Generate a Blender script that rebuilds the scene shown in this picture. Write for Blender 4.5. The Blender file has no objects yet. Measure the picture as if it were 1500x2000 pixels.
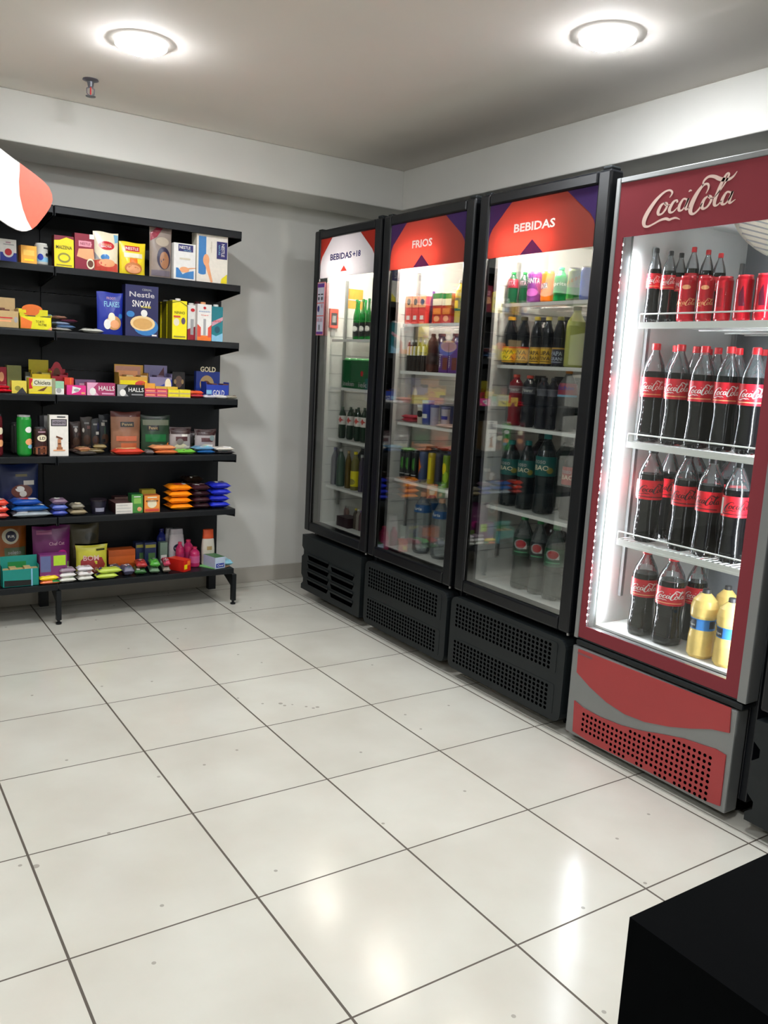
import bpy, math, random
from mathutils import Vector, Matrix
from mathutils.geometry import tessellate_polygon
random.seed(7)
sc = bpy.context.scene
COL = sc.collection
PI = math.pi
# ------------------------------------------------------------------ camera
T = .45                                             # side of a floor tile
CP = (-.853065016*T, -8.82205604*T, 2.90427844*T)   # phone position
YAW, PIT, ROL, FPX = .587947962, -.168999335, .0538421806, 1646.32885
def _basis():
    cy, sy, cp, sp, cr, sr = math.cos(YAW), math.sin(YAW), math.cos(PIT), math.sin(PIT), math.cos(ROL), math.sin(ROL)
    f = Vector((sy*cp, cy*cp, sp)); r = Vector((cy, -sy, 0)); u = r.cross(f)
    return cr*r+sr*u, -sr*r+cr*u, f
BR, BU, BF = _basis()
cam = bpy.data.cameras.new('camera'); cam.sensor_fit = 'VERTICAL'; cam.sensor_height = 36
cam.lens = FPX/2000*36; cam.clip_start = .05
co = bpy.data.objects.new('camera', cam); COL.objects.link(co)
co.matrix_world = Matrix(((BR[0], BU[0], -BF[0], CP[0]), (BR[1], BU[1], -BF[1], CP[1]), (BR[2], BU[2], -BF[2], CP[2]), (0, 0, 0, 1)))
sc.camera = co
sc.view_settings.view_transform = 'Standard'; sc.view_settings.look = 'None'
sc.view_settings.exposure = 0.2; sc.view_settings.gamma = 1; sc.view_settings.use_curve_mapping = False
sc.cycles.max_bounces = 10; sc.cycles.transparent_max_bounces = 24; sc.cycles.diffuse_bounces = 5
sc.cycles.caustics_reflective = False; sc.cycles.caustics_refractive = False
wd = bpy.data.worlds.new('world'); sc.world = wd; wd.use_nodes = True
wd.node_tree.nodes['Background'].inputs[0].default_value = (.55, .6, .7, 1)
wd.node_tree.nodes['Background'].inputs[1].default_value = .05
LAMP_POWER = 245.0        # emission strength of ceiling domes
TUBE_POWER = 190.0        # tubes in the black coolers
STRIP_POWER = 80.0       # strips in the red cooler

def on(axis, val, px, py):                          # point where the line of sight through a photo point meets a plane
    d = BF + (px-750)/FPX*BR - (py-1000)/FPX*BU
    return Vector(CP) + (val-CP[axis])/d[axis]*d
def project(p):
    d = Vector(p)-Vector(CP); z = d.dot(BF)
    return 750+FPX*d.dot(BR)/z, 1000-FPX*d.dot(BU)/z, z

# --------------------------------------------------------------- materials
def lin(c):
    c /= 255.
    return c/12.92 if c <= .04045 else ((c+.055)/1.055)**2.4
PAL = dict(W=(235, 233, 228), K=(16, 16, 18), R=(200, 24, 36), Y=(245, 225, 20), N=(34, 32, 105), B=(52, 125, 190), G=(22, 125, 60),
           O=(240, 120, 40), P=(95, 45, 140), T=(10, 125, 125), C=(236, 226, 196), X=(104, 58, 38), S=(165, 165, 165), D=(55, 55, 60),
           M=(215, 40, 120), L=(175, 215, 50), A=(195, 165, 115), V=(130, 20, 45), U=(25, 50, 160), E=(215, 78, 62), F=(240, 170, 120), H=(130, 185, 215),
           J=(150, 140, 60), Q=(95, 75, 100), Z=(20, 70, 45), I=(190, 150, 165))
MC = {}
def principled(name, rgb, rough=.45, metal=0., spec=.5, noise=0., nscale=8., bump=0., emit=None, power=0., coat=0.):
    m = bpy.data.materials.new(name); m.use_nodes = True
    nt = m.node_tree; b = nt.nodes['Principled BSDF']
    lc = tuple(lin(c) for c in rgb)
    b.inputs['Base Color'].default_value = lc+(1,)
    b.inputs['Roughness'].default_value = rough; b.inputs['Metallic'].default_value = metal
    b.inputs['Specular IOR Level'].default_value = spec
    b.inputs['Coat Weight'].default_value = coat
    if noise or bump:
        tc = nt.nodes.new('ShaderNodeTexCoord'); no = nt.nodes.new('ShaderNodeTexNoise'); no.inputs['Scale'].default_value = nscale
        no.inputs['Detail'].default_value = 5; nt.links.new(tc.outputs['Object'], no.inputs['Vector'])
        if noise:
            cr = nt.nodes.new('ShaderNodeValToRGB')
            cr.color_ramp.elements[0].position = .3; cr.color_ramp.elements[1].position = .7
            cr.color_ramp.elements[0].color = tuple(c*(1-noise) for c in lc)+(1,); cr.color_ramp.elements[1].color = tuple(min(1, c*(1+noise*.6)) for c in lc)+(1,)
            nt.links.new(no.outputs['Fac'], cr.inputs[0]); nt.links.new(cr.outputs[0], b.inputs['Base Color'])
        if bump:
            bp = nt.nodes.new('ShaderNodeBump'); bp.inputs['Strength'].default_value = bump; bp.inputs['Distance'].default_value = .01
            nt.links.new(no.outputs['Fac'], bp.inputs['Height']); nt.links.new(bp.outputs[0], b.inputs['Normal'])
    if emit:
        b.inputs['Emission Color'].default_value = tuple(lin(c) for c in emit)+(1,); b.inputs['Emission Strength'].default_value = power
    return m
def C(k, rough=.38):
    """printed / plastic colour by palette letter or rgb"""
    rgb = PAL[k] if isinstance(k, str) else tuple(k)
    key = (rgb, rough)
    if key not in MC: MC[key] = principled('print_%d_%d_%d' % rgb, rgb, rough, noise=.05, nscale=60)
    return MC[key]
def clear_mat(name, tint, refl=.5, density=0.0, dcol=(200, 200, 200), rough=.02):
    m = bpy.data.materials.new(name); m.use_nodes = True; nt = m.node_tree; nt.nodes.clear()
    o = nt.nodes.new('ShaderNodeOutputMaterial'); tr = nt.nodes.new('ShaderNodeBsdfTransparent'); gl = nt.nodes.new('ShaderNodeBsdfGlossy')
    tr.inputs[0].default_value = tuple(lin(c) for c in tint)+(1,); gl.inputs['Roughness'].default_value = rough
    fr = nt.nodes.new('ShaderNodeFresnel'); fr.inputs['IOR'].default_value = 1.45
    mu = nt.nodes.new('ShaderNodeMath'); mu.operation = 'MULTIPLY'; mu.inputs[1].default_value = refl; mu.use_clamp = True
    mx = nt.nodes.new('ShaderNodeMixShader')
    nt.links.new(fr.outputs[0], mu.inputs[0]); nt.links.new(mu.outputs[0], mx.inputs[0])
    base = tr
    if density:
        df = nt.nodes.new('ShaderNodeBsdfDiffuse'); df.inputs[0].default_value = tuple(lin(c) for c in dcol)+(1,)
        m2 = nt.nodes.new('ShaderNodeMixShader'); m2.inputs[0].default_value = density
        nt.links.new(tr.outputs[0], m2.inputs[1]); nt.links.new(df.outputs[0], m2.inputs[2]); base = m2
    nt.links.new(base.outputs[0], mx.inputs[1]); nt.links.new(gl.outputs[0], mx.inputs[2]); nt.links.new(mx.outputs[0], o.inputs[0])
    return m
def glow_print(name, rgb, amount=.5):                # printed film that lets some light through
    m = bpy.data.materials.new(name); m.use_nodes = True; nt = m.node_tree; nt.nodes.clear()
    o = nt.nodes.new('ShaderNodeOutputMaterial'); d = nt.nodes.new('ShaderNodeBsdfDiffuse'); t = nt.nodes.new('ShaderNodeBsdfTranslucent')
    c = tuple(lin(v) for v in rgb)+(1,); d.inputs[0].default_value = c; t.inputs[0].default_value = c
    mx = nt.nodes.new('ShaderNodeMixShader'); mx.inputs[0].default_value = amount
    nt.links.new(d.outputs[0], mx.inputs[1]); nt.links.new(t.outputs[0], mx.inputs[2]); nt.links.new(mx.outputs[0], o.inputs[0])
    return m
WALL = principled('painted_wall', (222, 221, 215), .8, noise=.04, nscale=2.5, bump=.02)
CEIL = principled('painted_ceiling', (234, 228, 221), .85, noise=.03, nscale=1.5)
BASET = principled('baseboard_tile', (175, 170, 160), .4, noise=.05)
BLACK = principled('black_powder_coat', (14, 18, 22), .42, spec=.35, noise=.15, nscale=30)
BPLAST = principled('black_plastic', (24, 29, 31), .5, spec=.3, noise=.1, nscale=20)
BGLOSS = principled('black_gloss_frame', (12, 14, 18), .32, spec=.35, noise=.05)
VOID = principled('dark_opening', (2, 2, 3), 1., spec=0.)
LINER = principled('white_liner', (222, 222, 218), .45, noise=.03)
SHELFW = principled('white_wire', (228, 228, 224), .35)
CHROME = principled('grey_rail', (150, 150, 150), .3, metal=.6)
GREYP = principled('grey_frame', (128, 130, 130), .32, metal=.35, noise=.05)
COOLRED = principled('cooler_red', (158, 50, 52), .4, noise=.04)
DOORRED = glow_print('door_red_film', (130, 60, 66), .1)
DOMEM = principled('lamp_diffuser', (240, 240, 240), .4, emit=(248, 251, 255), power=LAMP_POWER)
RIMM = principled('lamp_rim', (240, 240, 240), .4, emit=(248, 251, 255), power=2.5)
TUBEM = principled('cooler_tube', (240, 240, 240), .4, emit=(255, 246, 232), power=TUBE_POWER)
STRIPM = principled('cooler_strip', (240, 240, 240), .4, emit=(240, 246, 255), power=STRIP_POWER)
PANE = clear_mat('door_glass', (250, 252, 251), .45)
CLEAR = clear_mat('clear_plastic', (236, 239, 240), 2.5, .1, (190, 200, 205), .05)
COUNTERB = principled('counter_black', (3, 4, 5), .9, spec=.04)

def floor_material():
    m = bpy.data.materials.new('floor_tiles'); m.use_nodes = True; nt = m.node_tree; N = nt.nodes.new; L = nt.links.new
    b = nt.nodes['Principled BSDF']; g = N('ShaderNodeNewGeometry'); sx = N('ShaderNodeSeparateXYZ'); L(g.outputs['Position'], sx.inputs[0])
    def math_(op, a, bb=None):
        n = N('ShaderNodeMath'); n.operation = op
        for i, v in enumerate((a, bb)):
            if v is None: continue
            if isinstance(v, (int, float)): n.inputs[i].default_value = v
            else: L(v, n.inputs[i])
        return n.outputs[0]
    def line(c, wid):
        d = math_('DIVIDE', c, T); fr = math_('SUBTRACT', d, math_('ROUND', d)); ab = math_('ABSOLUTE', fr)
        return math_('LESS_THAN', ab, wid/T/2)
    la = line(sx.outputs[0], .0062); lb = line(sx.outputs[1], .0048)
    ex = math_('LESS_THAN', math_('ABSOLUTE', math_('SUBTRACT', sx.outputs[0], 1.838)), .0013)
    gr = math_('MAXIMUM', math_('MAXIMUM', la, lb), ex)
    # per tile tint
    cx = math_('FLOOR', math_('DIVIDE', sx.outputs[0], T)); cy = math_('FLOOR', math_('DIVIDE', sx.outputs[1], T))
    cb = N('ShaderNodeCombineXYZ'); L(cx, cb.inputs[0]); L(cy, cb.inputs[1]); wn = N('ShaderNodeTexWhiteNoise'); L(cb.outputs[0], wn.inputs['Vector'])
    no = N('ShaderNodeTexNoise'); no.inputs['Scale'].default_value = 3.2; no.inputs['Detail'].default_value = 6; L(g.outputs['Position'], no.inputs['Vector'])
    cr = N('ShaderNodeValToRGB'); e = cr.color_ramp.elements; e[0].position = .32; e[1].position = .68
    e[0].color = (lin(197), lin(194), lin(183), 1); e[1].color = (lin(207), lin(206), lin(196), 1); L(no.outputs['Fac'], cr.inputs[0])
    hs = N('ShaderNodeHueSaturation'); L(cr.outputs[0], hs.inputs['Color'])
    L(math_('ADD', math_('MULTIPLY', wn.outputs['Value'], .05), .975), hs.inputs['Value'])
    # small dirt specks
    vo = N('ShaderNodeTexVoronoi'); vo.voronoi_dimensions = '2D'; vo.inputs['Scale'].default_value = 3.1; L(g.outputs['Position'], vo.inputs['Vector'])
    sp = math_('LESS_THAN', vo.outputs['Distance'], .016)
    wn2 = N('ShaderNodeTexWhiteNoise'); L(vo.outputs['Position'], wn2.inputs['Vector']); sp = math_('MULTIPLY', sp, math_('GREATER_THAN', wn2.outputs['Value'], .4))
    for px_, py_, rd_ in ((548, 1374, .012), (556, 1378, .009), (571, 1376, .006), (598, 1380, .008), (612, 1383, .009), (620, 1381, .011), (310, 1517, .008), (511, 1294, .007), (70, 1692, .013)):
        q_ = on(2, 0, px_, py_); vd = N('ShaderNodeVectorMath'); vd.operation = 'DISTANCE'; L(g.outputs['Position'], vd.inputs[0]); vd.inputs[1].default_value = (q_[0], q_[1], 0)
        sp = math_('MAXIMUM', sp, math_('LESS_THAN', vd.outputs['Value'], rd_*.7))
    m1 = N('ShaderNodeMix'); m1.data_type = 'RGBA'; L(math_('MULTIPLY', sp, .5), m1.inputs[0]); L(hs.outputs[0], m1.inputs[6]); m1.inputs[7].default_value = (.12, .1, .08, 1)
    m2 = N('ShaderNodeMix'); m2.data_type = 'RGBA'; L(gr, m2.inputs[0]); L(m1.outputs[2], m2.inputs[6]); m2.inputs[7].default_value = (lin(84), lin(77), lin(68), 1)
    L(m2.outputs[2], b.inputs['Base Color'])
    n2 = N('ShaderNodeTexNoise'); n2.inputs['Scale'].default_value = 14; L(g.outputs['Position'], n2.inputs['Vector'])
    L(math_('ADD', math_('MULTIPLY', n2.outputs['Fac'], .1), math_('ADD', .13, math_('MULTIPLY', gr, .5))), b.inputs['Roughness'])
    b.inputs['Specular IOR Level'].default_value = .45
    bp = N('ShaderNodeBump'); bp.inputs['Strength'].default_value = .5; bp.inputs['Distance'].default_value = .002
    L(math_('SUBTRACT', 1, gr), bp.inputs['Height']); L(bp.outputs[0], b.inputs['Normal'])
    return m

# ------------------------------------------------------------ mesh builder
class MB:
    def __init__(s): s.v = []; s.f = []; s.m = []; s.sm = []; s.slots = []
    def add(s, vs, fs, m, smooth=False):
        if m not in s.slots: s.slots.append(m)
        k = s.slots.index(m); o = len(s.v); s.v += [tuple(p) for p in vs]
        for f in fs: s.f.append([i+o for i in f]); s.m.append(k); s.sm.append(smooth)
        return s
    def box(s, x0, x1, y0, y1, z0, z1, m, mf=None, mt=None):
        vs = [(x0, y0, z0), (x1, y0, z0), (x1, y1, z0), (x0, y1, z0), (x0, y0, z1), (x1, y0, z1), (x1, y1, z1), (x0, y1, z1)]
        s.add(vs, [(0, 3, 2, 1), (1, 2, 6, 5), (2, 3, 7, 6), (3, 0, 4, 7)] + ([] if mf else [(0, 1, 5, 4)]) + ([] if mt else [(4, 5, 6, 7)]), m)
        if mf: s.add(vs, [(0, 1, 5, 4)], mf)
        if mt: s.add(vs, [(4, 5, 6, 7)], mt)
        return s
    def prism(s, pts, axis, a, b, m):
        """polygon pts in the two other axes, extruded along axis from a to b"""
        n = len(pts)
        def P(p, t): q = list(p); q.insert(axis, t); return tuple(q)
        vs = [P(p, a) for p in pts]+[P(p, b) for p in pts]
        return s.add(vs, [tuple(range(n)), tuple(range(2*n-1, n-1, -1))]+[(i, i+n, (i+1) % n+n, (i+1) % n) for i in range(n)], m)
    def lathe(s, prof, m, n=28, c=(0, 0, 0), mats=None, lobes=5, smooth=True):
        """prof: (r, z[, lobe amplitude]); mats: material per segment"""
        rings = []
        for q in prof:
            r, z = q[0], q[1]; am = q[2] if len(q) > 2 else 0
            rings.append([(c[0]+r*(1+am*math.cos(lobes*2*PI*i/n))*math.cos(2*PI*i/n), c[1]+r*(1+am*math.cos(lobes*2*PI*i/n))*math.sin(2*PI*i/n), c[2]+z) for i in range(n)])
        for k in range(len(rings)-1):
            mm = mats[k] if mats else m
            s.add(rings[k]+rings[k+1], [(i, (i+1) % n, (i+1) % n+n, i+n) for i in range(n)], mm, smooth)
        for k, rev in ((0, True), (-1, False)):
            if prof[k][0] > 1e-5:
                mm = (mats[k] if mats else m); f = tuple(range(n)); s.add(rings[k], [f[::-1] if rev else f], mm)
        return s
    def grid(s, S, nu, nv, m, flip=False, smooth=True):
        vs = [S(i/nu, j/nv) for j in range(nv+1) for i in range(nu+1)]; fs = []
        for j in range(nv):
            for i in range(nu):
                a = j*(nu+1)+i; f = (a, a+1, a+nu+2, a+nu+1); fs.append(f[::-1] if flip else f)
        return s.add(vs, fs, m, smooth)
    def tube(s, pts, r, m, n=8):
        pts = [Vector(p) for p in pts]; rings = []
        for i, p in enumerate(pts):
            d = (pts[min(i+1, len(pts)-1)]-pts[max(i-1, 0)]).normalized()
            a = d.orthogonal().normalized() if i == 0 else (a-d*a.dot(d)).normalized()
            b = d.cross(a); rings.append([p+r*(math.cos(2*PI*k/n)*a+math.sin(2*PI*k/n)*b) for k in range(n)])
        for i in range(len(rings)-1): s.add(rings[i]+rings[i+1], [(k, (k+1) % n, (k+1) % n+n, k+n) for k in range(n)], m, True)
        s.add(rings[0], [tuple(range(n))[::-1]], m); s.add(rings[-1], [tuple(range(n))], m)
        return s
    def build(s, name, parent=None, bevel=0, loc=None, rot=None):
        me = bpy.data.meshes.new(name); me.from_pydata(s.v, [], s.f)
        for m in s.slots: me.materials.append(m)
        me.polygons.foreach_set('material_index', s.m); me.polygons.foreach_set('use_smooth', s.sm); me.update()
        o = bpy.data.objects.new(name, me); COL.objects.link(o)
        if parent: o.parent = parent
        if loc: o.location = loc
        if rot: o.rotation_euler = rot
        if bevel:
            b = o.modifiers.new('soft_edges', 'BEVEL'); b.width = bevel; b.segments = 2; b.limit_method = 'ANGLE'; b.angle_limit = math.radians(40)
        return o
def empty(name, loc=(0, 0, 0), rz=0):
    o = bpy.data.objects.new(name, None); COL.objects.link(o); o.location = loc; o.rotation_euler = (0, 0, rz); o.empty_display_size = .05
    return o
LABELS = {}
def tag(o, label, cat, group=None):
    if label in LABELS: print('DUPLICATE LABEL', label)
    n = len(label.split())
    if n < 4 or n > 16: print('LABEL LENGTH', n, label)
    LABELS[label] = 1
    o['label'] = label; o['category'] = cat
    if group: o['group'] = group
    return o
def structure(o): o['kind'] = 'structure'; return o
def dup(root, loc, rz=None):
    r = root.copy(); COL.objects.link(r); r.location = loc
    if rz is not None: r.rotation_euler = (r.rotation_euler[0], r.rotation_euler[1], rz)
    for ch in list(root.children):
        c = ch.copy(); COL.objects.link(c); c.parent = r
        for g in list(ch.children):
            d = g.copy(); COL.objects.link(d); d.parent = c
    return r

# -------------------------------------------------- lettering and printing
GEO = {}
def spline(pts, n=7):
    out = []; P = [pts[0]]+list(pts)+[pts[-1]]
    for i in range(1, len(P)-2):
        for k in range(n):
            t = k/n; out.append(tuple(.5*((2*P[i][j])+(-P[i-1][j]+P[i+1][j])*t+(2*P[i-1][j]-5*P[i][j]+4*P[i+1][j]-P[i+2][j])*t*t+(-P[i-1][j]+3*P[i][j]-3*P[i+1][j]+P[i+2][j])*t**3) for j in range(3)))
    out.append(tuple(pts[-1])); return out
SCRIPT = [  # x, y, half width : flowing script strokes
    [(.86, .72, .012), (.93, .86, .03), (.84, .96, .03), (.66, .92, .035), (.42, .70, .055), (.2, .36, .07), (.1, .1, .07), (.12, -.08, .05), (.24, -.13, .035), (.42, -.07, .03), (.62, .02, .035), (.8, .05, .045), (.92, 0, .04), (1.0, .02, .035), (1.12, .03, .03), (1.26, -.04, .01)],
    [(.74, .58, .02), (.62, .52, .04), (.54, .34, .05), (.56, .22, .04), (.68, .24, .03), (.79, .4, .035), (.8, .54, .03), (.72, .58, .02), (.76, .48, .015), (.9, .5, .01)],
    [(1.12, .52, .03), (1.1, .6, .025), (1.0, .56, .04), (.9, .36, .05), (.92, .24, .04), (1.02, .24, .025), (1.14, .36, .012)],
    [(1.42, .56, .03), (1.3, .6, .03), (1.2, .42, .045), (1.2, .26, .04), (1.3, .26, .025), (1.4, .42, .02), (1.46, .6, .03), (1.4, .36, .045), (1.42, .25, .03), (1.52, .3, .012)],
    [(1.44, .8, .012), (1.48, .84, .03), (1.53, .82, .012)],
    [(1.96, .66, .012), (2.02, .82, .025), (1.98, .95, .035), (1.84, .92, .04), (1.68, .68, .06), (1.56, .36, .07), (1.56, .14, .055), (1.66, .08, .035), (1.8, .2, .025), (1.88, .38, .015)],
    [(1.84, .9, .012), (1.86, 1.06, .03), (1.98, 1.17, .04), (2.14, 1.15, .05), (2.34, 1.03, .06), (2.54, .98, .05), (2.68, 1.04, .03), (2.78, 1.18, .01)],
    [(2.06, .58, .02), (1.94, .5, .04), (1.88, .32, .05), (1.92, .2, .04), (2.04, .24, .03), (2.13, .4, .035), (2.12, .54, .03), (2.04, .58, .02), (2.1, .48, .015), (2.22, .52, .01)],
    [(2.22, .5, .01), (2.42, .78, .02), (2.56, 1.1, .03), (2.5, 1.16, .03), (2.38, .9, .045), (2.26, .5, .05), (2.24, .28, .045), (2.32, .24, .025), (2.44, .36, .012)],
    [(2.68, .56, .03), (2.56, .6, .03), (2.46, .42, .045), (2.46, .26, .04), (2.56, .26, .025), (2.66, .42, .02), (2.72, .6, .03), (2.66, .36, .045), (2.68, .25, .03), (2.82, .34, .01)]]
def geo(t, bold=.012):
    """triangles of a word (or of the flowing cooler logo), scaled to the unit box"""
    key = (t, bold)
    if key in GEO: return GEO[key]
    vs, fs = [], []
    if t == '@script':
        for st in SCRIPT:
            q = spline(st); o = len(vs)
            for i, p in enumerate(q):
                a = q[max(i-1, 0)]; b = q[min(i+1, len(q)-1)]; dx, dy = b[0]-a[0], b[1]-a[1]; l = math.hypot(dx, dy) or 1
                w = max(.006, p[2]); vs += [(p[0]-dy/l*w, p[1]+dx/l*w), (p[0]+dy/l*w, p[1]-dx/l*w)]
            fs += [(o+2*i, o+2*i+1, o+2*i+3, o+2*i+2) for i in range(len(q)-1)]
    else:
        cu = bpy.data.curves.new('lettering', 'FONT'); cu.body = t; cu.offset = bold; cu.resolution_u = 2; cu.fill_mode = 'FRONT'
        ob = bpy.data.objects.new('lettering', cu); COL.objects.link(ob); bpy.context.view_layer.update()
        me = bpy.data.meshes.new_from_object(ob.evaluated_get(bpy.context.evaluated_depsgraph_get()))
        vs = [(v.co.x, v.co.y) for v in me.vertices]; fs = [tuple(p.vertices) for p in me.polygons]
        bpy.data.objects.remove(ob); bpy.data.meshes.remove(me); bpy.data.curves.remove(cu)
    x0 = min(v[0] for v in vs); x1 = max(v[0] for v in vs); y0 = min(v[1] for v in vs); y1 = max(v[1] for v in vs)
    GEO[key] = ([((a-x0)/(x1-x0), (b-y0)/(y1-y0)) for a, b in vs], fs)
    return GEO[key]
for w in ('BEBIDAS', 'FRIOS', '+18'): GEO[(w, .012)] = geo(w, .028)
for w in ('MAIZENA', 'Nestle', 'HALLS', 'NINHO'): geo(w)
def prints(mb, specs, S, curved=False, rough=.38, mats=None, step=.00035):
    """flat shapes laid on a surface S(u, v, off): r rectangle, e ellipse, p polygon, t text, tv text turned upright"""
    for k, q in enumerate(specs):
        off = .0006+step*k; col = (mats or C)(q[-1]) if mats else C(q[-1], rough)
        if q[0] == 'r':
            nx, ny = (12, 10) if curved else (1, 1); u0, v0, u1, v1 = q[1:5]
            mb.grid(lambda u, v: S(u0+(u1-u0)*u, v0+(v1-v0)*v, off), nx, ny, col, smooth=curved)
        elif q[0] == 'e':
            cu, cv, ru, rv = q[1:5]; n = 20; vs = [S(cu, cv, off)]; fs = []
            for a in (.5, 1.): vs += [S(cu+a*ru*math.cos(2*PI*i/n), cv+a*rv*math.sin(2*PI*i/n), off) for i in range(n)]
            for i in range(n): j = (i+1) % n; fs += [(0, 1+i, 1+j), (1+i, 1+n+i, 1+n+j, 1+j)]
            mb.add(vs, fs, col, curved)
        elif q[0] == 'p':
            pts = q[1]; tr = tessellate_polygon([[Vector((a, b, 0)) for a, b in pts]])
            tris = [[pts[i] for i in t] for t in tr]
            if curved:
                for _ in range(2):
                    nt = []
                    for a, b, c in tris:
                        ab, bc, ca = ((a[0]+b[0])/2, (a[1]+b[1])/2), ((b[0]+c[0])/2, (b[1]+c[1])/2), ((c[0]+a[0])/2, (c[1]+a[1])/2)
                        nt += [(a, ab, ca), (ab, b, bc), (ca, bc, c), (ab, bc, ca)]
                    tris = nt
            vs, fs = [], []
            for t in tris:
                ar = (t[1][0]-t[0][0])*(t[2][1]-t[0][1])-(t[1][1]-t[0][1])*(t[2][0]-t[0][0])
                t = t if ar > 0 else t[::-1]; fs.append((len(vs), len(vs)+1, len(vs)+2)); vs += [S(a, b, off) for a, b in t]
            mb.add(vs, fs, col, curved)
        else:
            g, fs = geo(q[1]); cu, cv, wu, hv = q[2:6]
            if q[0] == 't': vs = [S(cu+(a-.5)*wu, cv+(b-.5)*hv, off+.0003) for a, b in g]
            else: vs = [S(cu+(b-.5)*wu, cv-(a-.5)*hv, off+.0003) for a, b in g]
            mb.add(vs, fs, col)

# --------------------------------------------------------- product builders (front faces -Y, origin under the middle)
def carton(name, w, d, h, col, dec=(), side=None, top=None, parent=None, z=0):
    mb = MB(); mb.box(-w/2, w/2, -d/2, d/2, z, z+h, C(side or col), C(col), C(top or side or col))
    prints(mb, dec, lambda u, v, off=0: (w*(u-.5), -d/2-off, z+h*v))
    return mb.build(name, parent)
def milk_carton(name, w, d, h, col, dec=(), side=None, cap='W'):
    r = empty(name); carton('carton', w, d, h*.94, col, dec, side, parent=r)
    MB().lathe([(.013, h*.94), (.013, h-.001), (.011, h)], C(cap), 14, c=(0, -d*.12, 0)).build('cap', r)
    return r
def pouch_fn(w, h, th, kind, lying=False):
    p1, p2 = random.uniform(0, 6), random.uniform(0, 6); wr = .1 if lying else .07
    def S(u, v, off=0, side=-1):
        a = min(1, min(u, 1-u)/.16)**.6 if lying else max(0, math.sin(PI*u))**.5
        if kind == 'stand': b = min(1, (1-v)/.6)**.7*(.8+.2*min(1, v/.12))
        elif lying: b = min(1, max(0, min(v, 1-v)-.04)/.14)**.6
        else: b = max(0, math.sin(PI*min(1, max(0, (v-.05)/.9))))**.5
        b *= 1+wr*(math.sin(9*u+p1+4*v)*.5+math.sin(13*v+p2-5*u)*.5+.6*math.sin(21*u-p2)*math.sin(17*v+p1))
        x = (u-.5)*w*(1-.07*min(1, b)*(1 if kind != 'stand' else .6)); y = side*(th/2*a*b+off); z = h*v
        if kind != 'stand': z += .03*h*math.sin(PI*u)*(-1 if v > .9 else (1 if v < .1 else 0))
        if kind == 'stand' and lying is False: z += .012*h*math.sin(7*u+w*50)*(v > .9)
        return (x, z-h/2, th*.56-y*.96) if lying else (x, y, z)
    return S
def busy(col, n=5):
    c = PAL[col] if isinstance(col, str) else col; out = []
    for i in range(n):
        f = random.choice((.55, .75, 1.3, 1.5)); k = tuple(int(max(8, min(240, v*f+random.choice((0, 0, 25))))) for v in c)
        k = random.choice((k, k, (225, 220, 212))); u, v = random.uniform(.2, .8), random.uniform(.12, .8)
        out.append(('e', u, v, random.uniform(.06, .16), random.uniform(.06, .14), k) if i % 2 else ('r', u-.14, v-.04, u+.14, v+.05, k))
    return out
def pouch(name, w, h, th, col, dec=(), kind='stand', lying=False, rough=.3, back=None, parent=None):
    S = pouch_fn(w, h, th, kind, lying); mb = MB()
    mb.grid(lambda u, v: S(u, v), 26, 20, C(col, rough)); mb.grid(lambda u, v: S(u, v, 0, 1), 26, 20, C(back or col, rough), flip=True)
    prints(mb, dec, lambda u, v, off=0: S(u, v, off+.0009), True, rough)
    return mb.build(name, parent)
def can(name, r, h, col, dec=(), lid='S', parts=True, rough=.25):
    ro = empty(name); mb = MB(); mb.lathe([(r*.8, 0), (r*.97, h*.04), (r, h*.07), (r, h*.9), (r*.86, h*.965)], C(col, rough), 28)
    prints(mb, dec, lambda u, v, off=0: ((r+off)*math.sin(u*PI-PI/2), -(r+off)*math.cos(u*PI-PI/2), h*(.07+.83*v)), True, rough)
    mb.build('body', ro)
    MB().lathe([(r*.87, h*.962), (r*.88, h), (r*.82, h), (r*.8, h*.985), (0, h*.985)], C(lid, .25), 28).build('lid', ro)
    return ro
BPROF = {  'wmouth': [(.85, 0, .05), (1, .03), (1, .4), (.94, .44), (1, .5), (.97, .68), (.8, .79), (.6, .86), (.5, .9), (.48, .925)],
  # (radius fraction, height fraction, lobe amplitude), last entries make the neck
    'soda': [(.62, 0, .12), (.86, .012, .1), (.97, .05, .06), (1, .1, .02), (.97, .2), (.9, .33), (.93, .42), (.985, .46), (.985, .68), (.96, .72), (.82, .79), (.55, .865), (.36, .915), (.33, .935)],
    'glass': [(.9, 0), (1, .02), (1, .56), (.93, .63), (.62, .72), (.42, .8), (.38, .93), (.42, .94)],
    'straight': [(.9, 0), (1, .02), (1, .68), (.9, .76), (.55, .85), (.4, .9), (.4, .93)],
    'wide': [(.72, 0, .08), (.98, .05, .03), (1, .3), (.96, .38), (.96, .56), (1, .62), (.98, .7), (.82, .8), (.5, .88), (.33, .93)],
    'round': [(.8, 0, .06), (.98, .05), (.96, .3), (.86, .44), (.86, .55), (.98, .62), (1, .74), (.86, .84), (.5, .91), (.34, .94)],
    'sport': [(.85, 0), (.98, .03), (.9, .2), (1, .45), (.98, .6), (.8, .68), (.98, .76), (.9, .84), (.5, .91), (.42, .94)]}
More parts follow.
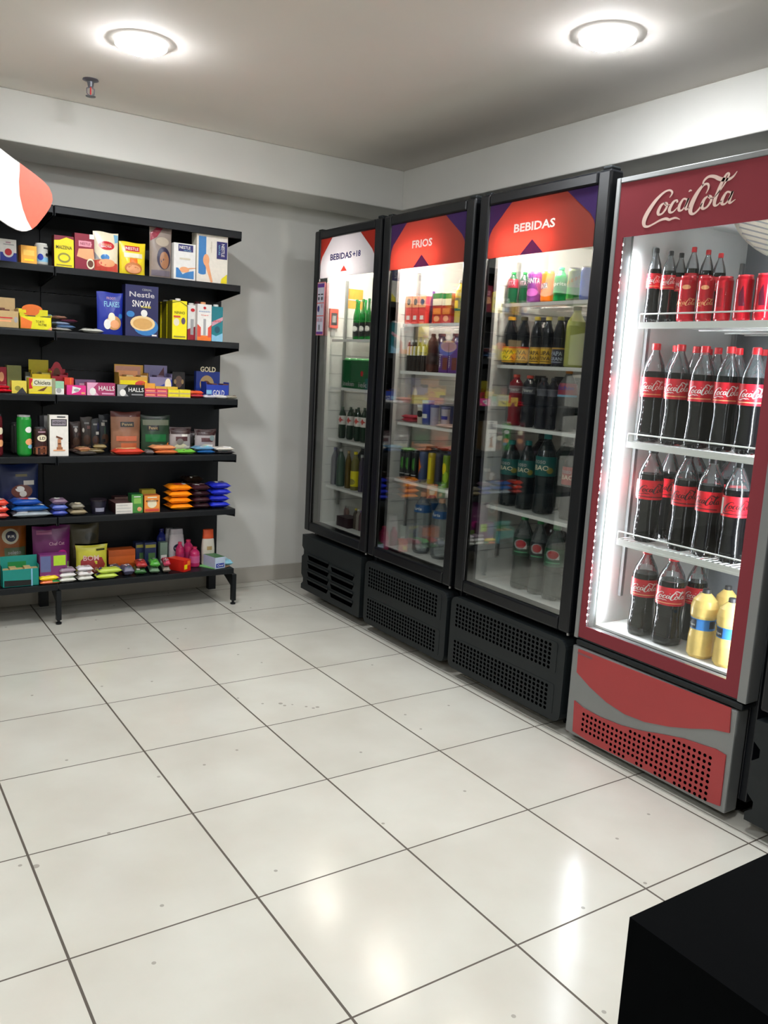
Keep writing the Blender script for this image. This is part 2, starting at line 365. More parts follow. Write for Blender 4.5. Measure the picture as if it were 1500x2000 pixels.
def bottle(name, kind, r, h, liquid, cap, label=None, lz=(.46, .68), dec=(), fill=.72, neck=None, rough=.12, capr=None):
    ro = empty(name); P = BPROF[kind]; prof = [(p[0]*r, p[1]*h)+((p[2],) if len(p) > 2 else ()) for p in P]
    liq = liquid if not isinstance(liquid, (str, tuple)) else C(liquid, rough)
    nk = neck or CLEAR
    mats = [liq if (P[i][1]+P[i+1][1])/2 < fill else nk for i in range(len(P)-1)]+[nk]
    MB().lathe(prof, liq, 30, mats=mats).build('body', ro)
    cr = capr or P[-1][0]*r*1.12
    MB().lathe([(cr, P[-1][1]*h), (cr*1.03, P[-1][1]*h+.002), (cr, h*.995), (cr*.85, h)], C(cap), 18).build('cap', ro)
    if label:
        z0, z1 = lz[0]*h, lz[1]*h
        def rr(z):
            for i in range(len(P)-1):
                if P[i][1]*h <= z <= P[i+1][1]*h+1e-6:
                    t = (z-P[i][1]*h)/max(1e-6, (P[i+1][1]-P[i][1])*h); return r*(P[i][0]+(P[i+1][0]-P[i][0])*t)+.0009
            return r+.0009
        mb = MB(); zz = [z0+(z1-z0)*k/5 for k in range(6)]; mb.lathe([(rr(z)-.001, z) if k in (-1,) else (rr(z), z) for k, z in enumerate(zz)], C(label, .35), 30)
        prints(mb, dec, lambda u, v, off=0: ((rr(z0+(z1-z0)*v)+off)*math.sin(u*PI-PI/2), -(rr(z0+(z1-z0)*v)+off)*math.cos(u*PI-PI/2), z0+(z1-z0)*v), True)
        mb.build('label', ro)
    return ro
def tub(name, r, h, col, lid, dec=()):
    ro = empty(name); mb = MB(); mb.lathe([(r*.82, 0), (r*.84, .003), (r*.97, h*.88), (r*.97, h*.9)], C(col), 26)
    prints(mb, dec, lambda u, v, off=0: ((r*(.84+.13*v)+off)*math.sin(u*PI-PI/2), -(r*(.84+.13*v)+off)*math.cos(u*PI-PI/2), h*.88*v), True)
    mb.build('body', ro); MB().lathe([(r, h*.88), (r*1.02, h*.9), (r*1.02, h*.98), (r*.97, h)], C(lid), 26).build('lid', ro)
    return ro
def display_tray(name, w, d, h, hb, col, inner, dec=(), bdec=(), dome=None):
    """open counter box: low front, high printed back board"""
    ro = empty(name); t = .002; mb = MB()
    mb.box(-w/2, w/2, -d/2, -d/2+t, 0, h, C(col)).box(-w/2, -w/2+t, -d/2, d/2, 0, h*1.2, C(col)).box(w/2-t, w/2, -d/2, d/2, 0, h*1.2, C(col)).box(-w/2, w/2, -d/2, d/2, 0, t, C(col))
    prints(mb, dec, lambda u, v, off=0: (w*(u-.5), -d/2-off, h*v)); mb.build('tray', ro)
    bb = MB(); bb.box(-w/2, w/2, d/2-t, d/2, 0, hb, C(col))
    if dome: bb.prism([(w*.33*math.cos(a*PI/10), hb+(dome*math.sin(a*PI/10))) for a in range(11)], 1, d/2-t, d/2, C(bdec[0][-1] if bdec else col))
    prints(bb, bdec, lambda u, v, off=0: (w*(u-.5), d/2-t-off, hb*v)); bb.build('back_board', ro)
    n = max(2, int(w/.03)); cm = MB()
    for i in range(n): cm.box(-w/2+t+(w-2*t)*i/n+.001, -w/2+t+(w-2*t)*(i+1)/n-.001, -d/2+t+.001, d/2-t-.001, t, h*(.98+.1*(i % 2)), C(inner))
    o = cm.build('filling', ro)
    return ro

# ================================================================= SETTING
ZC = 2.40; YW = .5535; XR = 2.64; XL = -2.6; YF = -6.6
fl = structure(MB().box(XL-.1, XR+.1, YF-.1, YW+.1, -.1, 0, floor_material()).build('floor'))
structure(MB().box(XL-.1, XR+.1, YF-.1, YW+.1, ZC, ZC+.1, CEIL).build('ceiling'))
structure(MB().box(XL-.1, XR+.1, YW, YW+.1, 0, ZC, WALL).build('wall_back'))
structure(MB().box(XR, XR+.1, YF, YW, 0, ZC, WALL).build('wall_right'))
structure(MB().box(XL-.1, XL, YF, YW, 0, ZC, WALL).build('wall_left'))
structure(MB().box(XL-.1, XR+.1, YF-.1, YF, 0, ZC, WALL).build('wall_front'))
structure(MB().box(XL, XR, .17, YW, 2.187, ZC, WALL).build('trim_1', bevel=.006))
structure(MB().box(2.385, XR, YF, .17, 2.187, ZC, WALL).build('trim_2', bevel=.006))
structure(MB().box(XL, XR, YW-.012, YW, 0, .092, BASET).build('baseboard_back', bevel=.002))
structure(MB().box(XR-.012, XR, YF, YW-.012, 0, .092, BASET).build('baseboard_right', bevel=.002))

# ---------------------------------------------------------- ceiling lamps
def ceiling_lamp(x, y, label):
    r = empty('ceiling_lamp', (x, y, ZC)); tag(r, label, 'ceiling light', 'round ceiling lights')
    MB().lathe([(.084, 0), (.09, -.002), (.09, -.0165), (.0835, -.0185)][::-1], RIMM, 44).build('mounting_ring', r)
    MB().lathe([(.0005, -.036), (.036, -.0345), (.06, -.0305), (.075, -.025), (.084, -.0175)], DOMEM, 44).build('diffuser', r)
for x, y, lb in ((.612, -.763, 'glowing round ceiling lamp on the left, beside the sprinkler'),
                 (1.776, -1.878, 'glowing round ceiling lamp above the tall coolers on the right'),
                 (.55, -3.1, 'round white ceiling lamp directly over the camera position'),
                 (-1.2, -1.7, 'round white ceiling lamp out beyond the left edge of frame'),
                 (1.6, -4.3, 'round white ceiling lamp behind the camera on the cooler side'),
                 (-1.1, -4.2, 'round white ceiling lamp behind the camera on the left side')):
    ceiling_lamp(x, y, lb)
# sprinkler
sp = empty('fire_sprinkler', (.579, -.204, ZC)); tag(sp, 'small dark fire sprinkler head hanging from the ceiling near the left lamp', 'sprinkler')
SPM = principled('sprinkler_metal', (105, 105, 112), .4, metal=.5)
MB().lathe([(.03, 0), (.032, -.004), (.014, -.01), (.01, -.03)][::-1], SPM, 20).build('escutcheon', sp)
a = MB(); a.tube([(0, 0, -.028), (-.014, 0, -.036), (-.014, 0, -.055), (0, 0, -.064)], .0028, SPM); a.tube([(0, 0, -.028), (.014, 0, -.036), (.014, 0, -.055), (0, 0, -.064)], .0028, SPM); a.build('yoke', sp)
MB().tube([(0, 0, -.03), (0, 0, -.062)], .003, C('R')).build('bulb', sp)
MB().lathe([(.02, -.066), (.02, -.064), (.003, -.062)], SPM, 16).build('deflector', sp)

# ================================================================ SHELVING
GX = [-.398, .507, 1.412]; YFR = .1485; YBK = .462
SZ = [1.681, 1.394, 1.105, .817, .527, .201]
g = empty('shelving_unit', (GX[1], .35, 0)); tag(g, 'black metal gondola shelving along the back wall, stocked with groceries', 'shelving')
def gl(x, y, z): return (x-GX[1], y-.35, z)
def gbox(mb, x0, x1, y0, y1, z0, z1, m=BLACK): return mb.box(x0-GX[1], x1-GX[1], y0-.35, y1-.35, z0, z1, m)
for s in range(2):
    x0, x1 = GX[s]+.002, GX[s+1]-.002
    mb = MB()
    for k in range(5): gbox(mb, x0+.002, x1-.002, YBK+.004, YBK+.016, .12+k*.3652, .12+(k+1)*.3652-.003)
    mb.build('back_panel', g)
    for z in [1.945]+SZ:
        mb = MB(); lip = .034 if z == 1.945 else .03
        dz = .006 if s == 0 else 0
        gbox(mb, x0, x1, YFR, YBK, z-.004+dz*0, z); gbox(mb, x0, x1, YFR, YFR+.003, z-lip, z-.004); gbox(mb, x0, x1, YFR+.003, YFR+.02, z-lip, z-lip+.003)
        for xx in (x0, x1-.004):   # end brackets
            if z > .3: mb.prism([(YFR-.35, z-.0041), (YFR-.35, z-lip-.012), (YFR-.32, z-lip-.014), (YBK-.35, z-.075), (YBK-.35, z-.0041)], 0, xx-GX[1]+(.0005 if xx == x0 else -.0005)+.0, xx-GX[1]+.004+(.0005 if xx == x0 else -.0005), BLACK)
        mb.build('canopy' if z == 1.945 else 'shelf', g, bevel=.0012)
for x in GX:
    mb = MB(); gbox(mb, x-.022+(.0 if x != GX[2] else .01), x+.022+(.0 if x != GX[2] else .01), YBK+.017, YBK+.055, 0, 1.95); mb.build('upright', g, bevel=.002)
    mb = MB(); gbox(mb, x-.011, x+.011, YFR-.006, YFR+.022, .022, .168)
    mb.prism([(YFR+.022-.35, .168), (YFR+.022-.35, .095), (YFR+.16-.35, .15), (YBK-.35+.017, .15), (YBK-.35+.017, .168)], 0, x-GX[1]-.006, x-GX[1]+.006, BLACK)
    mb.lathe([(.014, 0), (.014, .008), (.007, .01), (.007, .022)], BLACK, 14, c=(x-GX[1], YFR+.008-.35, 0))
    mb.build('leg', g)

# helpers to stand goods on the gondola; spans read off the photograph
def GP(shelf, x0, x1, yt, yf, yb=None):
    """stand something on a shelf: returns x, width, height, z for a front plane at y=yf"""
    z = SZ[shelf]; xc = (x0+x1)/2
    zb = project((on(1, yf, xc, 1000)[0], yf, z))[1]
    ym = (yt+zb)/2 if yt else zb-8
    A = on(1, yf, x0, ym); B = on(1, yf, x1, ym); c = (A[0]+B[0])/2
    top = on(1, yf, xc, yt)[2]
    return c, B[0]-A[0], max(.01, top-z), z
SHN = ['top product shelf', 'second shelf', 'third shelf', 'fourth shelf', 'fifth shelf', 'bottom shelf']
GITEMS = []
def gput(o, x, yf, d, z, label, cat, group=None, rz=0, rx=0):
    o.location = (x, yf+d/2, z+.0007); o.rotation_euler = (rx, 0, rz); tag(o, label, cat, group); return o
def gbx(s, x0, x1, yt, col, dec, name, label, cat='box', d=.06, yf=.165, side=None, top=None, rz=0, group=None):
    x, w, h, z = GP(s, x0, x1, yt, yf)
    return gput(carton(name, w, d, h, col, dec, side, top), x, yf, d, z, label, cat, group, rz)
def gpo(s, x0, x1, yt, col, dec, name, label, cat='bag', th=.05, yf=.17, kind='stand', rz=0, rx=0, group=None, back=None):
    x, w, h, z = GP(s, x0, x1, yt, yf)
    return gput(pouch(name, w, h, th, col, list(dec)+(busy(col, 3) if len(dec) < 4 else []), kind, back=back), x, yf, th, z, label, cat, group, rz, rx)
def gly(s, x0, x1, z_up, th, dep, col, name, label, cat='packet', yf=.16, dec=(), rz=0, group=None, kind='pillow'):
    """packet lying flat on a shelf (or on a lower packet, z_up above the shelf)"""
    x, w, h, z = GP(s, x0, x1, 0, yf)
    o = pouch(name, w, dep, th, col, dec or busy(col), kind, True); return gput(o, x, yf, dep, z+z_up, label, cat, group, rz)

# ---- top product shelf (s=0), left to right
gbx(0, 0, 32, 467.5, 'W', [('r', 0, 0, 1, .4, 'U'), ('e', .5, .42, .33, .24, 'W'), ('e', .5, .42, .22, .16, 'R'), ('r', .35, .82, .65, .88, 'I'), ('r', .2, .74, .85, .78, 'S')], 'grocery_box', 'small white and blue box with red oval, leftmost on the top product shelf', d=.05)
gbx(0, 40, 71, 480, (245, 175, 60), [('r', .15, .45, .85, .75, (250, 200, 90)), ('r', .2, .15, .8, .25, 'Y')], 'grocery_box', 'small plain orange box between the white-blue box and the grey tin', d=.05, side=(205, 130, 50), rz=.08)
x, w, h, z = GP(0, 70, 96, 475, .17)
gput(can('food_tin', w/2, h, (198, 198, 190), [('r', .1, .1, .9, .35, 'H'), ('e', .4, .35, .14, .18, 'U'), ('e', .75, .5, .1, .1, 'D'), ('r', .55, .82, .9, .9, 'D')], 'W'), x, .17, w, z, 'small pale grey tin standing left of the yellow starch box', 'tin')
gbx(0, 106, 144, 461, 'Y', [('p', [(0, .84), (.28, .86), (.62, .96), (1, .9), (1, 1), (0, 1)], 'V'), ('t', 'MAIZENA', .5, .63, .82, .11, (70, 60, 20)), ('e', .5, .3, .33, .16, 'J'), ('e', .5, .3, .24, .1, 'Y'), ('r', .1, .05, .9, .08, 'J')], 'grocery_box', 'yellow starch box with red top edge and dark lettering on the top product shelf', d=.05, side=(90, 40, 40))
gbx(0, 146, 184, 457, (140, 24, 50), [('r', .2, .64, .85, .8, (225, 150, 165)), ('e', .55, .72, .33, .085, (225, 150, 165)), ('t', 'NESTLE', .53, .72, .5, .07, 'V'), ('p', [(.1, .35), (.2, .57), (.95, .6), (1, .3), (.6, .28)], 'F'), ('e', .8, .17, .2, .15, 'C'), ('e', .8, .17, .15, .1, 'X'), ('r', .75, .87, 1, 1, 'W')], 'grocery_box', 'dark red chocolate drink box standing just right of the yellow starch box', d=.05, side=(100, 15, 35))
gpo(0, 184, 234, 453, (238, 226, 195), [('e', .5, .66, .32, .11, 'R'), ('t', 'FARINHA', .5, .685, .42, .045, 'F'), ('t', 'LACTEA', .5, .635, .4, .045, 'W'), ('p', [(.8, .97), (.84, .74), (.98, .78), (.98, .95)], 'H'), ('p', [(0, .5), (0, .3), (.22, .3)], 'S'), ('e', .42, .36, .17, .08, 'B'), ('p', [(.02, .27), (.3, .3), (.95, .22), (.97, .02), (.03, .02)], 'E'), ('e', .5, .22, .33, .1, 'F')], 'cereal_pouch', 'cream cereal pouch with red oval, between dark red box and yellow pouch', th=.05)
gpo(0, 235, 287, 473, (240, 215, 40), [('r', .2, .72, .75, .88, 'R'), ('t', 'NESTLE', .47, .8, .48, .09, 'W'), ('r', .15, .52, .85, .66, 'C'), ('r', .35, .36, .65, .5, 'O'), ('e', .5, .2, .34, .18, (200, 120, 60)), ('e', .5, .17, .28, .13, 'F')], 'cereal_pouch', 'squat yellow pouch with picture of bread, right of the cream pouch', th=.05)
gpo(0, 294, 338, 441.6, (150, 135, 125), [('p', [(.02, .7), (.02, .85), (.35, .97), (.6, .97), (.3, .78)], (150, 40, 60)), ('e', .55, .7, .3, .09, (185, 170, 150)), ('e', .6, .38, .32, .22, (50, 45, 70)), ('e', .62, .34, .22, .17, (165, 115, 80)), ('r', .05, .03, .9, .14, (120, 110, 120))], 'oat_pouch', 'tall beige pouch with dark oval window standing left of the white boxes', th=.045)
gbx(0, 339.5, 382, 476, 'W', [('p', [(.1, .05), (.92, .04), (.92, .27), (.6, .22), (.4, .15), (.2, .32), (.1, .32)], 'B'), ('r', .2, .78, .88, .97, 'N'), ('t', 'NESTLE', .5, .89, .5, .08, 'W'), ('t', 'NATURE', .62, .81, .34, .035, 'H'), ('e', .48, .28, .22, .08, 'F'), ('p', [(.6, .29), (1, .35), (1, .37), (.6, .33)], 'F'), ('r', .25, .56, .75, .6, (215, 205, 180))], 'grocery_box', 'small white box with blue base, left of the large white box', d=.045)
gbx(0, 384, 444.5, 456, (240, 232, 218), [('r', .06, .17, .3, .92, 'B'), ('e', .18, .18, .12, .03, 'B'), ('r', .64, .5, .98, .85, 'N'), ('tv', 'NESTLE', .84, .68, .1, .26, 'W'), ('tv', 'NATURE', .72, .68, .06, .2, 'H'), ('tv', 'mingau', .46, .72, .06, .22, (210, 200, 180)), ('e', .3, .45, .1, .12, 'F'), ('p', [(.26, .35), (.38, .38), (.52, .02), (.46, 0)], 'F'), ('p', [(.98, .01), (.98, .2), (.8, .1), (.78, .01)], 'Y')], 'grocery_box', 'large white box with blue band and navy label at the shelf end', d=.07, side=(225, 218, 200), yf=.171)
# ---- second shelf (s=1)
x, w, h, z = GP(1, -14, 37, 607, .17)
gput(display_tray('display_box', w, .09, h, .135, 'A', 'X', [('r', .2, .55, .75, .62, 'R'), ('r', .25, .35, .7, .45, 'F'), ('e', .88, .5, .07, .18, 'S')], [('r', .2, .6, .6, .66, 'X')]), x, .17, .09, z, 'tan cardboard display box at the left end of the second shelf', 'display box')
x, w, h, z = GP(1, 39, 101, 619, .17)
gput(display_tray('display_box', w, .08, h, .092, (235, 225, 25), 'D', [('p', [(.02, .05), (.02, .95), (.38, .6), (.34, .05)], 'O'), ('t', 'TORTI', .62, .62, .26, .2, (110, 90, 20)), ('t', 'NUTRE', .7, .4, .26, .16, (110, 90, 20)), ('p', [(.85, .02), (1, .02), (1, .3)], 'F')], [('e', .45, .95, .28, .28, 'O'), ('r', .02, .8, .3, .95, 'Y')], dome=.022), x, .17, .08, z, 'yellow open display box with orange dome and dark bars on second shelf', 'display box')
gly(1, 90, 104, .062, .012, .05, 'H', 'sweet_packet', 'tiny pale blue packet tucked behind the yellow display box', yf=.275)
SZt = [(104, 140, 0, (185, 180, 170)), (112, 152, .014, (95, 125, 165)), (106, 136, .028, (150, 165, 190)), (120, 156, .042, (90, 40, 55)), (108, 130, .055, (165, 120, 100))]
for i, (a_, b_, zz, c_) in enumerate(SZt):
    gly(1, a_, b_, zz, .014, .1, c_, 'sweet_packet', ['silvery beige packet at the bottom of the loose pile on second shelf', 'grey blue packet in the loose pile of packets on second shelf', 'pale blue packet in the loose pile, below the dark red one', 'dark red packet near the top of the loose pile on second shelf', 'small brown packet on top of the loose pile on second shelf'][i], group='loose packets on the second shelf', yf=.17+.004*i, rz=.15*(-1)**i)
gly(1, 160, 206, 0, .02, .1, (200, 200, 188), 'flat_packet', 'flat silver white packet lying alone left of the blue cereal pouch', yf=.165, rz=-.1)
gpo(1, 191, 243, 571, (30, 48, 150), [('t', 'FROOT', .52, .86, .34, .06, 'I'), ('t', 'FLAKES', .55, .72, .6, .13, 'H'), ('e', .88, .45, .08, .06, 'B'), ('e', .6, .28, .3, .17, (205, 150, 90)), ('e', .52, .4, .14, .12, 'C'), ('e', .35, .24, .13, .12, 'W'), ('e', .64, .25, .18, .1, 'F')], 'cereal_pouch', 'bright blue cereal pouch left of the navy cereal box', th=.045)
gbx(1, 245, 309, 558, (32, 34, 84), [('t', 'Nestle', .5, .82, .76, .1, (200, 195, 195)), ('t', 'CEREAL', .65, .92, .3, .04, 'S'), ('t', 'SNOW', .48, .64, .56, .13, 'W'), ('t', 'FLAKES', .62, .585, .3, .04, 'Y'), ('e', .15, .43, .12, .06, 'B'), ('e', .62, .2, .38, .18, 'B'), ('e', .52, .26, .38, .15, (235, 205, 150)), ('e', .52, .25, .3, .11, (215, 165, 95)), ('e', .56, .46, .1, .07, 'W'), ('r', .8, .02, .95, .05, 'W')], 'cereal_box', 'large navy cereal box with white lettering and flakes on the second shelf', 'box', d=.06, side=(24, 24, 60))
for i, (a_, b_, yf, yt) in enumerate([(336.5, 365, .17, 583), (325.5, 354, .25, 585), (313, 341, .33, 586)]):
    x, w, h, z = GP(1, a_, b_, yt, yf)
    gput(milk_carton('milk_carton', w, .075, h, (250, 232, 20), [('p', [(0, .93), (.5, .98), (1, .86), (1, .89), (.5, 1), (0, .96)], (120, 115, 20)), ('t', 'NINHO', .5, .69, .7, .07, (60, 60, 15)), ('r', .08, .56, .55, .61, 'E'), ('e', .28, .44, .2, .1, 'C'), ('e', .75, .48, .14, .09, 'Q'), ('r', .1, .05, .9, .08, 'J')], side=(120, 112, 20)), x, yf, .075, z, ['front yellow milk carton with white cap on the second shelf', 'middle one of three yellow milk cartons lined up on second shelf', 'rearmost of three yellow milk cartons lined up on second shelf'][i], 'carton', 'yellow milk cartons')
def milk(a_, b_, yt, yf, col, dec, cap, label, side):
    x, w, h, z = GP(1, a_, b_, yt, yf); gput(milk_carton('milk_carton', w, .06, h, col, dec, side, cap), x, yf, .06, z, label, 'carton')
MILKD = [('r', 0, 0, 1, .14, 'O'), ('p', [(0, .1), (0, .45), (.25, .36), (.25, .1)], 'E'), ('p', [(1, .1), (1, .45), (.75, .36), (.75, .1)], 'E'), ('r', .42, .15, .6, .6, 'S'), ('t', 'piracanjuba', .5, .8, .8, .04, 'B'), ('t', 'integral', .5, .7, .5, .04, 'E'), ('e', .5, .9, .1, .035, 'R')]
milk(385.5, 413, 590, .17, 'W', MILKD, 'F', 'white milk carton with orange red base, left of the teal carton', (200, 190, 185))
milk(366, 386, 592, .2, 'W', [('r', 0, 0, 1, .3, (160, 20, 40)), ('p', [(0, .3), (1, .3), (1, .42)], (160, 20, 40)), ('r', .3, .15, .6, .6, 'S'), ('e', .5, .86, .2, .05, 'R')], 'W', 'white milk carton with dark red base beside the yellow cartons', (150, 40, 50))
milk(379, 396, 589, .31, (90, 20, 35), [], 'V', 'dark red carton standing behind the two white milk cartons', (80, 18, 30))
milk(413.5, 435, 595, .17, (15, 118, 130), [('p', [(0, .55), (1, .72), (1, .62), (0, .42)], (200, 150, 165)), ('t', 'LEITE', .5, .58, .7, .05, 'R'), ('e', .5, .34, .24, .1, (10, 80, 100)), ('p', [(0, 0), (1, 0), (1, .25), (.4, .15), (0, .2)], 'H')], 'W', 'teal milk carton at the right end of the second shelf', (10, 90, 100))
# ---- third shelf (s=2)
gbx(2, -12, 13, 717, (160, 25, 45), [('e', .6, .6, .2, .2, 'F')], 'sweet_box', 'dark red box at the left end of the third shelf, back row', d=.05, yf=.33)
gbx(2, 14, 42, 714, (130, 132, 75), [], 'sweet_box', 'plain olive green box standing in the back row of the third shelf', d=.05, yf=.33)
x, w, h, z = GP(2, 62, 101, 731, .28)
gput(display_tray('display_box', w, .07, h, h*1.75, (215, 185, 30), 'J', [('r', .1, .3, .9, .6, 'Y')], [('r', 0, .3, 1, 1, (180, 165, 10)), ('e', .55, .45, .22, .2, 'J')]), x, .28, .07, z, 'yellow open display box behind the sweets on the third shelf', 'display box')
gbx(2, 50, 64, 727, (70, 72, 60), [('r', 0, .4, 1, .8, 'S')], 'sweet_box', 'small dark grey box just left of the yellow display box on third shelf', d=.05, yf=.31)
x, w, h, z = GP(2, 100, 133, 735, .27)
gput(display_tray('display_box', w, .06, h, h*1.4, (150, 25, 40), 'V', [('r', .2, .3, .8, .7, 'X')], [('e', .5, .9, .3, .4, (170, 40, 55)), ('e', .5, .75, .22, .3, 'X')], dome=.018), x, .27, .06, z, 'dark red round-topped display box behind the green white packets', 'display box')
gly(2, -5, 25, 0, .016, .08, 'R', 'sweet_packet', 'lower red sweet packet at the left end of the third shelf', yf=.16)
gly(2, -6, 21, .016, .016, .08, (190, 30, 45), 'sweet_packet', 'upper red sweet packet at the left end of the third shelf', yf=.17, dec=[('r', .3, .4, .8, .6, 'W')])
gbx(2, 23, 52, 744, (225, 205, 80), [('e', .4, .4, .2, .2, 'J'), ('p', [(.3, 0), (.7, .5), (1, 0)], 'D')], 'sweet_box', 'pale yellow sweet pack left of the chewing gum box', d=.04, yf=.165)
gbx(2, 56, 108, 739, (222, 205, 60), [('p', [(0, .3), (0, 1), (.16, .95), (.08, .62), (.14, .35)], 'R'), ('r', .14, .5, .9, .95, (225, 220, 190)), ('t', 'Chiclets', .5, .72, .62, .26, (50, 55, 40)), ('p', [(.3, .2), (.7, .5), (.55, .2)], 'X'), ('r', .86, 0, 1, 1, (150, 150, 120)), ('r', .05, .02, .8, .1, 'Y')], 'gum_box', 'yellow chewing gum box with red end and dark lettering on third shelf', d=.05, yf=.158, rz=.04)
gbx(2, 108, 125, 745, (150, 200, 165), [('r', 0, 0, 1, .45, 'W'), ('e', .4, .3, .3, .2, 'S')], 'sweet_box', 'small mint green and white pack right of the chewing gum box', d=.04, yf=.16)
gbx(2, 126, 144, 738, (220, 70, 50), [('r', .6, .1, .75, 1, 'O')], 'sweet_box', 'small red orange pack standing behind the pink pack', d=.04, yf=.24)
gbx(2, 130.5, 168, 753, (225, 50, 135), [('p', [(.25, .1), (.3, .9), (.75, .7), (.6, .35)], 'W'), ('e', .5, .5, .14, .16, 'S'), ('r', .75, .1, .95, .3, 'F')], 'sweet_box', 'bright pink sweet box left of the mauve cough drop box', d=.04, yf=.16)
gbx(2, 147, 187, 742, (110, 85, 115), [('r', .2, .5, .9, .75, 'I'), ('r', .6, .1, .85, .4, 'W')], 'sweet_box', 'flat purple grey box behind the pink sweet box', d=.05, yf=.23)
def drops(a_, b_, yt, col, c2, label):
    gbx(2, a_, b_, yt, col, [('p', [(0, 1), (.4, 1), (.2, .55), (.42, 0), (0, 0)], c2), ('e', .2, .3, .11, .3, 'W'), ('t', 'HALLS', .69, .58, .56, .36, 'W'), ('r', .52, .1, .95, .22, c2)], 'cough_drop_box', label, d=.05, yf=.16)
drops(170, 225, 748, (165, 55, 100), (225, 165, 195), 'mauve pink cough drop box with white lettering on the third shelf')
drops(229, 282, 752, (14, 14, 16), (140, 140, 140), 'black cough drop box with white lettering on the third shelf')
x, w, h, z = GP(2, 232, 289, 736, .27)
gput(display_tray('display_box', w, .08, h, h*1.62, (215, 165, 70), 'A', [('r', .05, .2, .95, .8, 'Y'), ('e', .75, .6, .2, .2, 'E')], [('r', .03, .3, .9, .95, (205, 150, 130)), ('r', .1, .6, .8, .8, 'F')]), x, .27, .08, z, 'yellow and pink display box behind the black cough drop box', 'display box')
x, w, h, z = GP(2, 291, 336, 737, .26)
gput(display_tray('display_box', w, .08, h, h*1.6, (125, 120, 160), 'Q', [('p', [(0, .2), (1, .9), (1, .2)], 'U'), ('e', .82, .6, .14, .35, 'C'), ('r', .1, .1, .5, .25, 'W')], [('p', [(.1, .1), (.85, .95), (.9, .4)], (90, 50, 60)), ('r', .1, .3, .4, .6, 'I')], ), x, .26, .08, z, 'blue lilac display box right of the yellow and pink one', 'display box')
gbx(2, 337, 361, 727, (34, 30, 30), [('e', .5, .6, .3, .25, (120, 95, 85)), ('e', .2, .6, .1, .1, 'A'), ('e', .8, .6, .1, .1, 'A')], 'sweet_box', 'small near-black box with brown flower print at the back of third shelf', d=.04, yf=.34)
k = 0
for (a_, b_, c_, nm) in ((283, 305, (205, 55, 85), 'red'), (305.5, 327, (200, 50, 90), 'crimson'), (328.5, 350, (222, 205, 50), 'yellow'), (350.5, 372, (226, 210, 60), 'golden')):
    for lv in range(2):
        x, w, h, z = GP(2, a_, b_, 0, .16)
        gput(carton('candy_box', w, .05, .0195, c_, [('r', .1, .35, .9, .65, 'F' if 'r' in nm and nm != 'yellow' else 'Y'), ('r', 0, 0, 1, .12, 'I')]), x, .16, .05, z+lv*.02, '%s small %s candy box in the paired stacks on third shelf' % (['lower', 'upper'][lv], nm), 'box', 'small candy boxes stacked in pairs')
for i, (a_, b_, c_, yt) in enumerate(((283, 303, (230, 170, 60), 749), (304, 326, (215, 175, 70), 755), (327, 347, (222, 185, 60), 756))):
    gbx(2, a_, b_, yt, c_, [('e', .4, .5, .25, .2, 'F')], 'candy_box', ['tall orange yellow candy box right behind the red pair of small boxes', 'ochre candy box behind the crimson pair of small boxes', 'gold candy box behind the yellow pair of small boxes'][i], d=.05, yf=.225)
for i, (a_, b_, zz, c_) in enumerate(((350, 380, .0, (215, 80, 60)), (372, 402, .0, (200, 70, 80)), (356, 388, .016, (228, 120, 70)), (374, 400, .016, (225, 90, 50)))):
    gly(2, a_, b_, zz, .018, .08, c_, 'sweet_packet', ['lower left orange red sweet packet beside the golden boxes', 'lower right rosy sweet packet left of the blue tray', 'upper left pale orange sweet packet beside the golden boxes', 'upper right vivid orange sweet packet left of the blue tray'][i], yf=.17+.065*(i < 2 and a_ < 360), group='orange red sweet packets', rz=.1*(-1)**i)
x, w, h, z = GP(2, 402, 447, 752, .2)
gput(display_tray('chocolate_tray', w, .07, h, h*1.05, (35, 62, 165), 'X', [('t', 'GOLD', .55, .4, .5, .42, 'W'), ('r', .02, .3, .25, .6, 'H')]), x, .2, .07, z, 'blue chocolate tray with white lettering near the right end of third shelf', 'display box')
gbx(2, 383, 429, 726, (38, 62, 150), [('e', .45, .5, .3, .35, 'A'), ('e', .42, .42, .2, .22, 'X'), ('r', .05, .02, .5, .2, 'V')], 'chocolate_box', 'upright blue chocolate box with lettering cut-out, behind the blue tray', d=.03, yf=.32)
mb = MB(); x, w, h, z = GP(2, 391, 421, 716.5, .318); hh = GP(2, 391, 421, 727, .318)[2]
g_, f_ = geo('GOLD', .03); mb.add([(x+(a-.5)*w, .3182, z+hh+b*(h-hh)+.0005) for a, b in g_], f_, C('C')); 
GOLD = mb
for i, (a_, b_, c_) in enumerate(((398, 424, (205, 200, 210)), (421, 446, (210, 208, 205)), (442, 465, (150, 145, 130)))):
    gly(2, a_, b_, 0, .016, .045, c_, 'sweet_packet', ['silver white packet in front of the blue tray, leftmost', 'silver white packet in front of the blue tray, middle', 'greyish packet at the very right end of the third shelf'][i], yf=.151, group='silver packets')
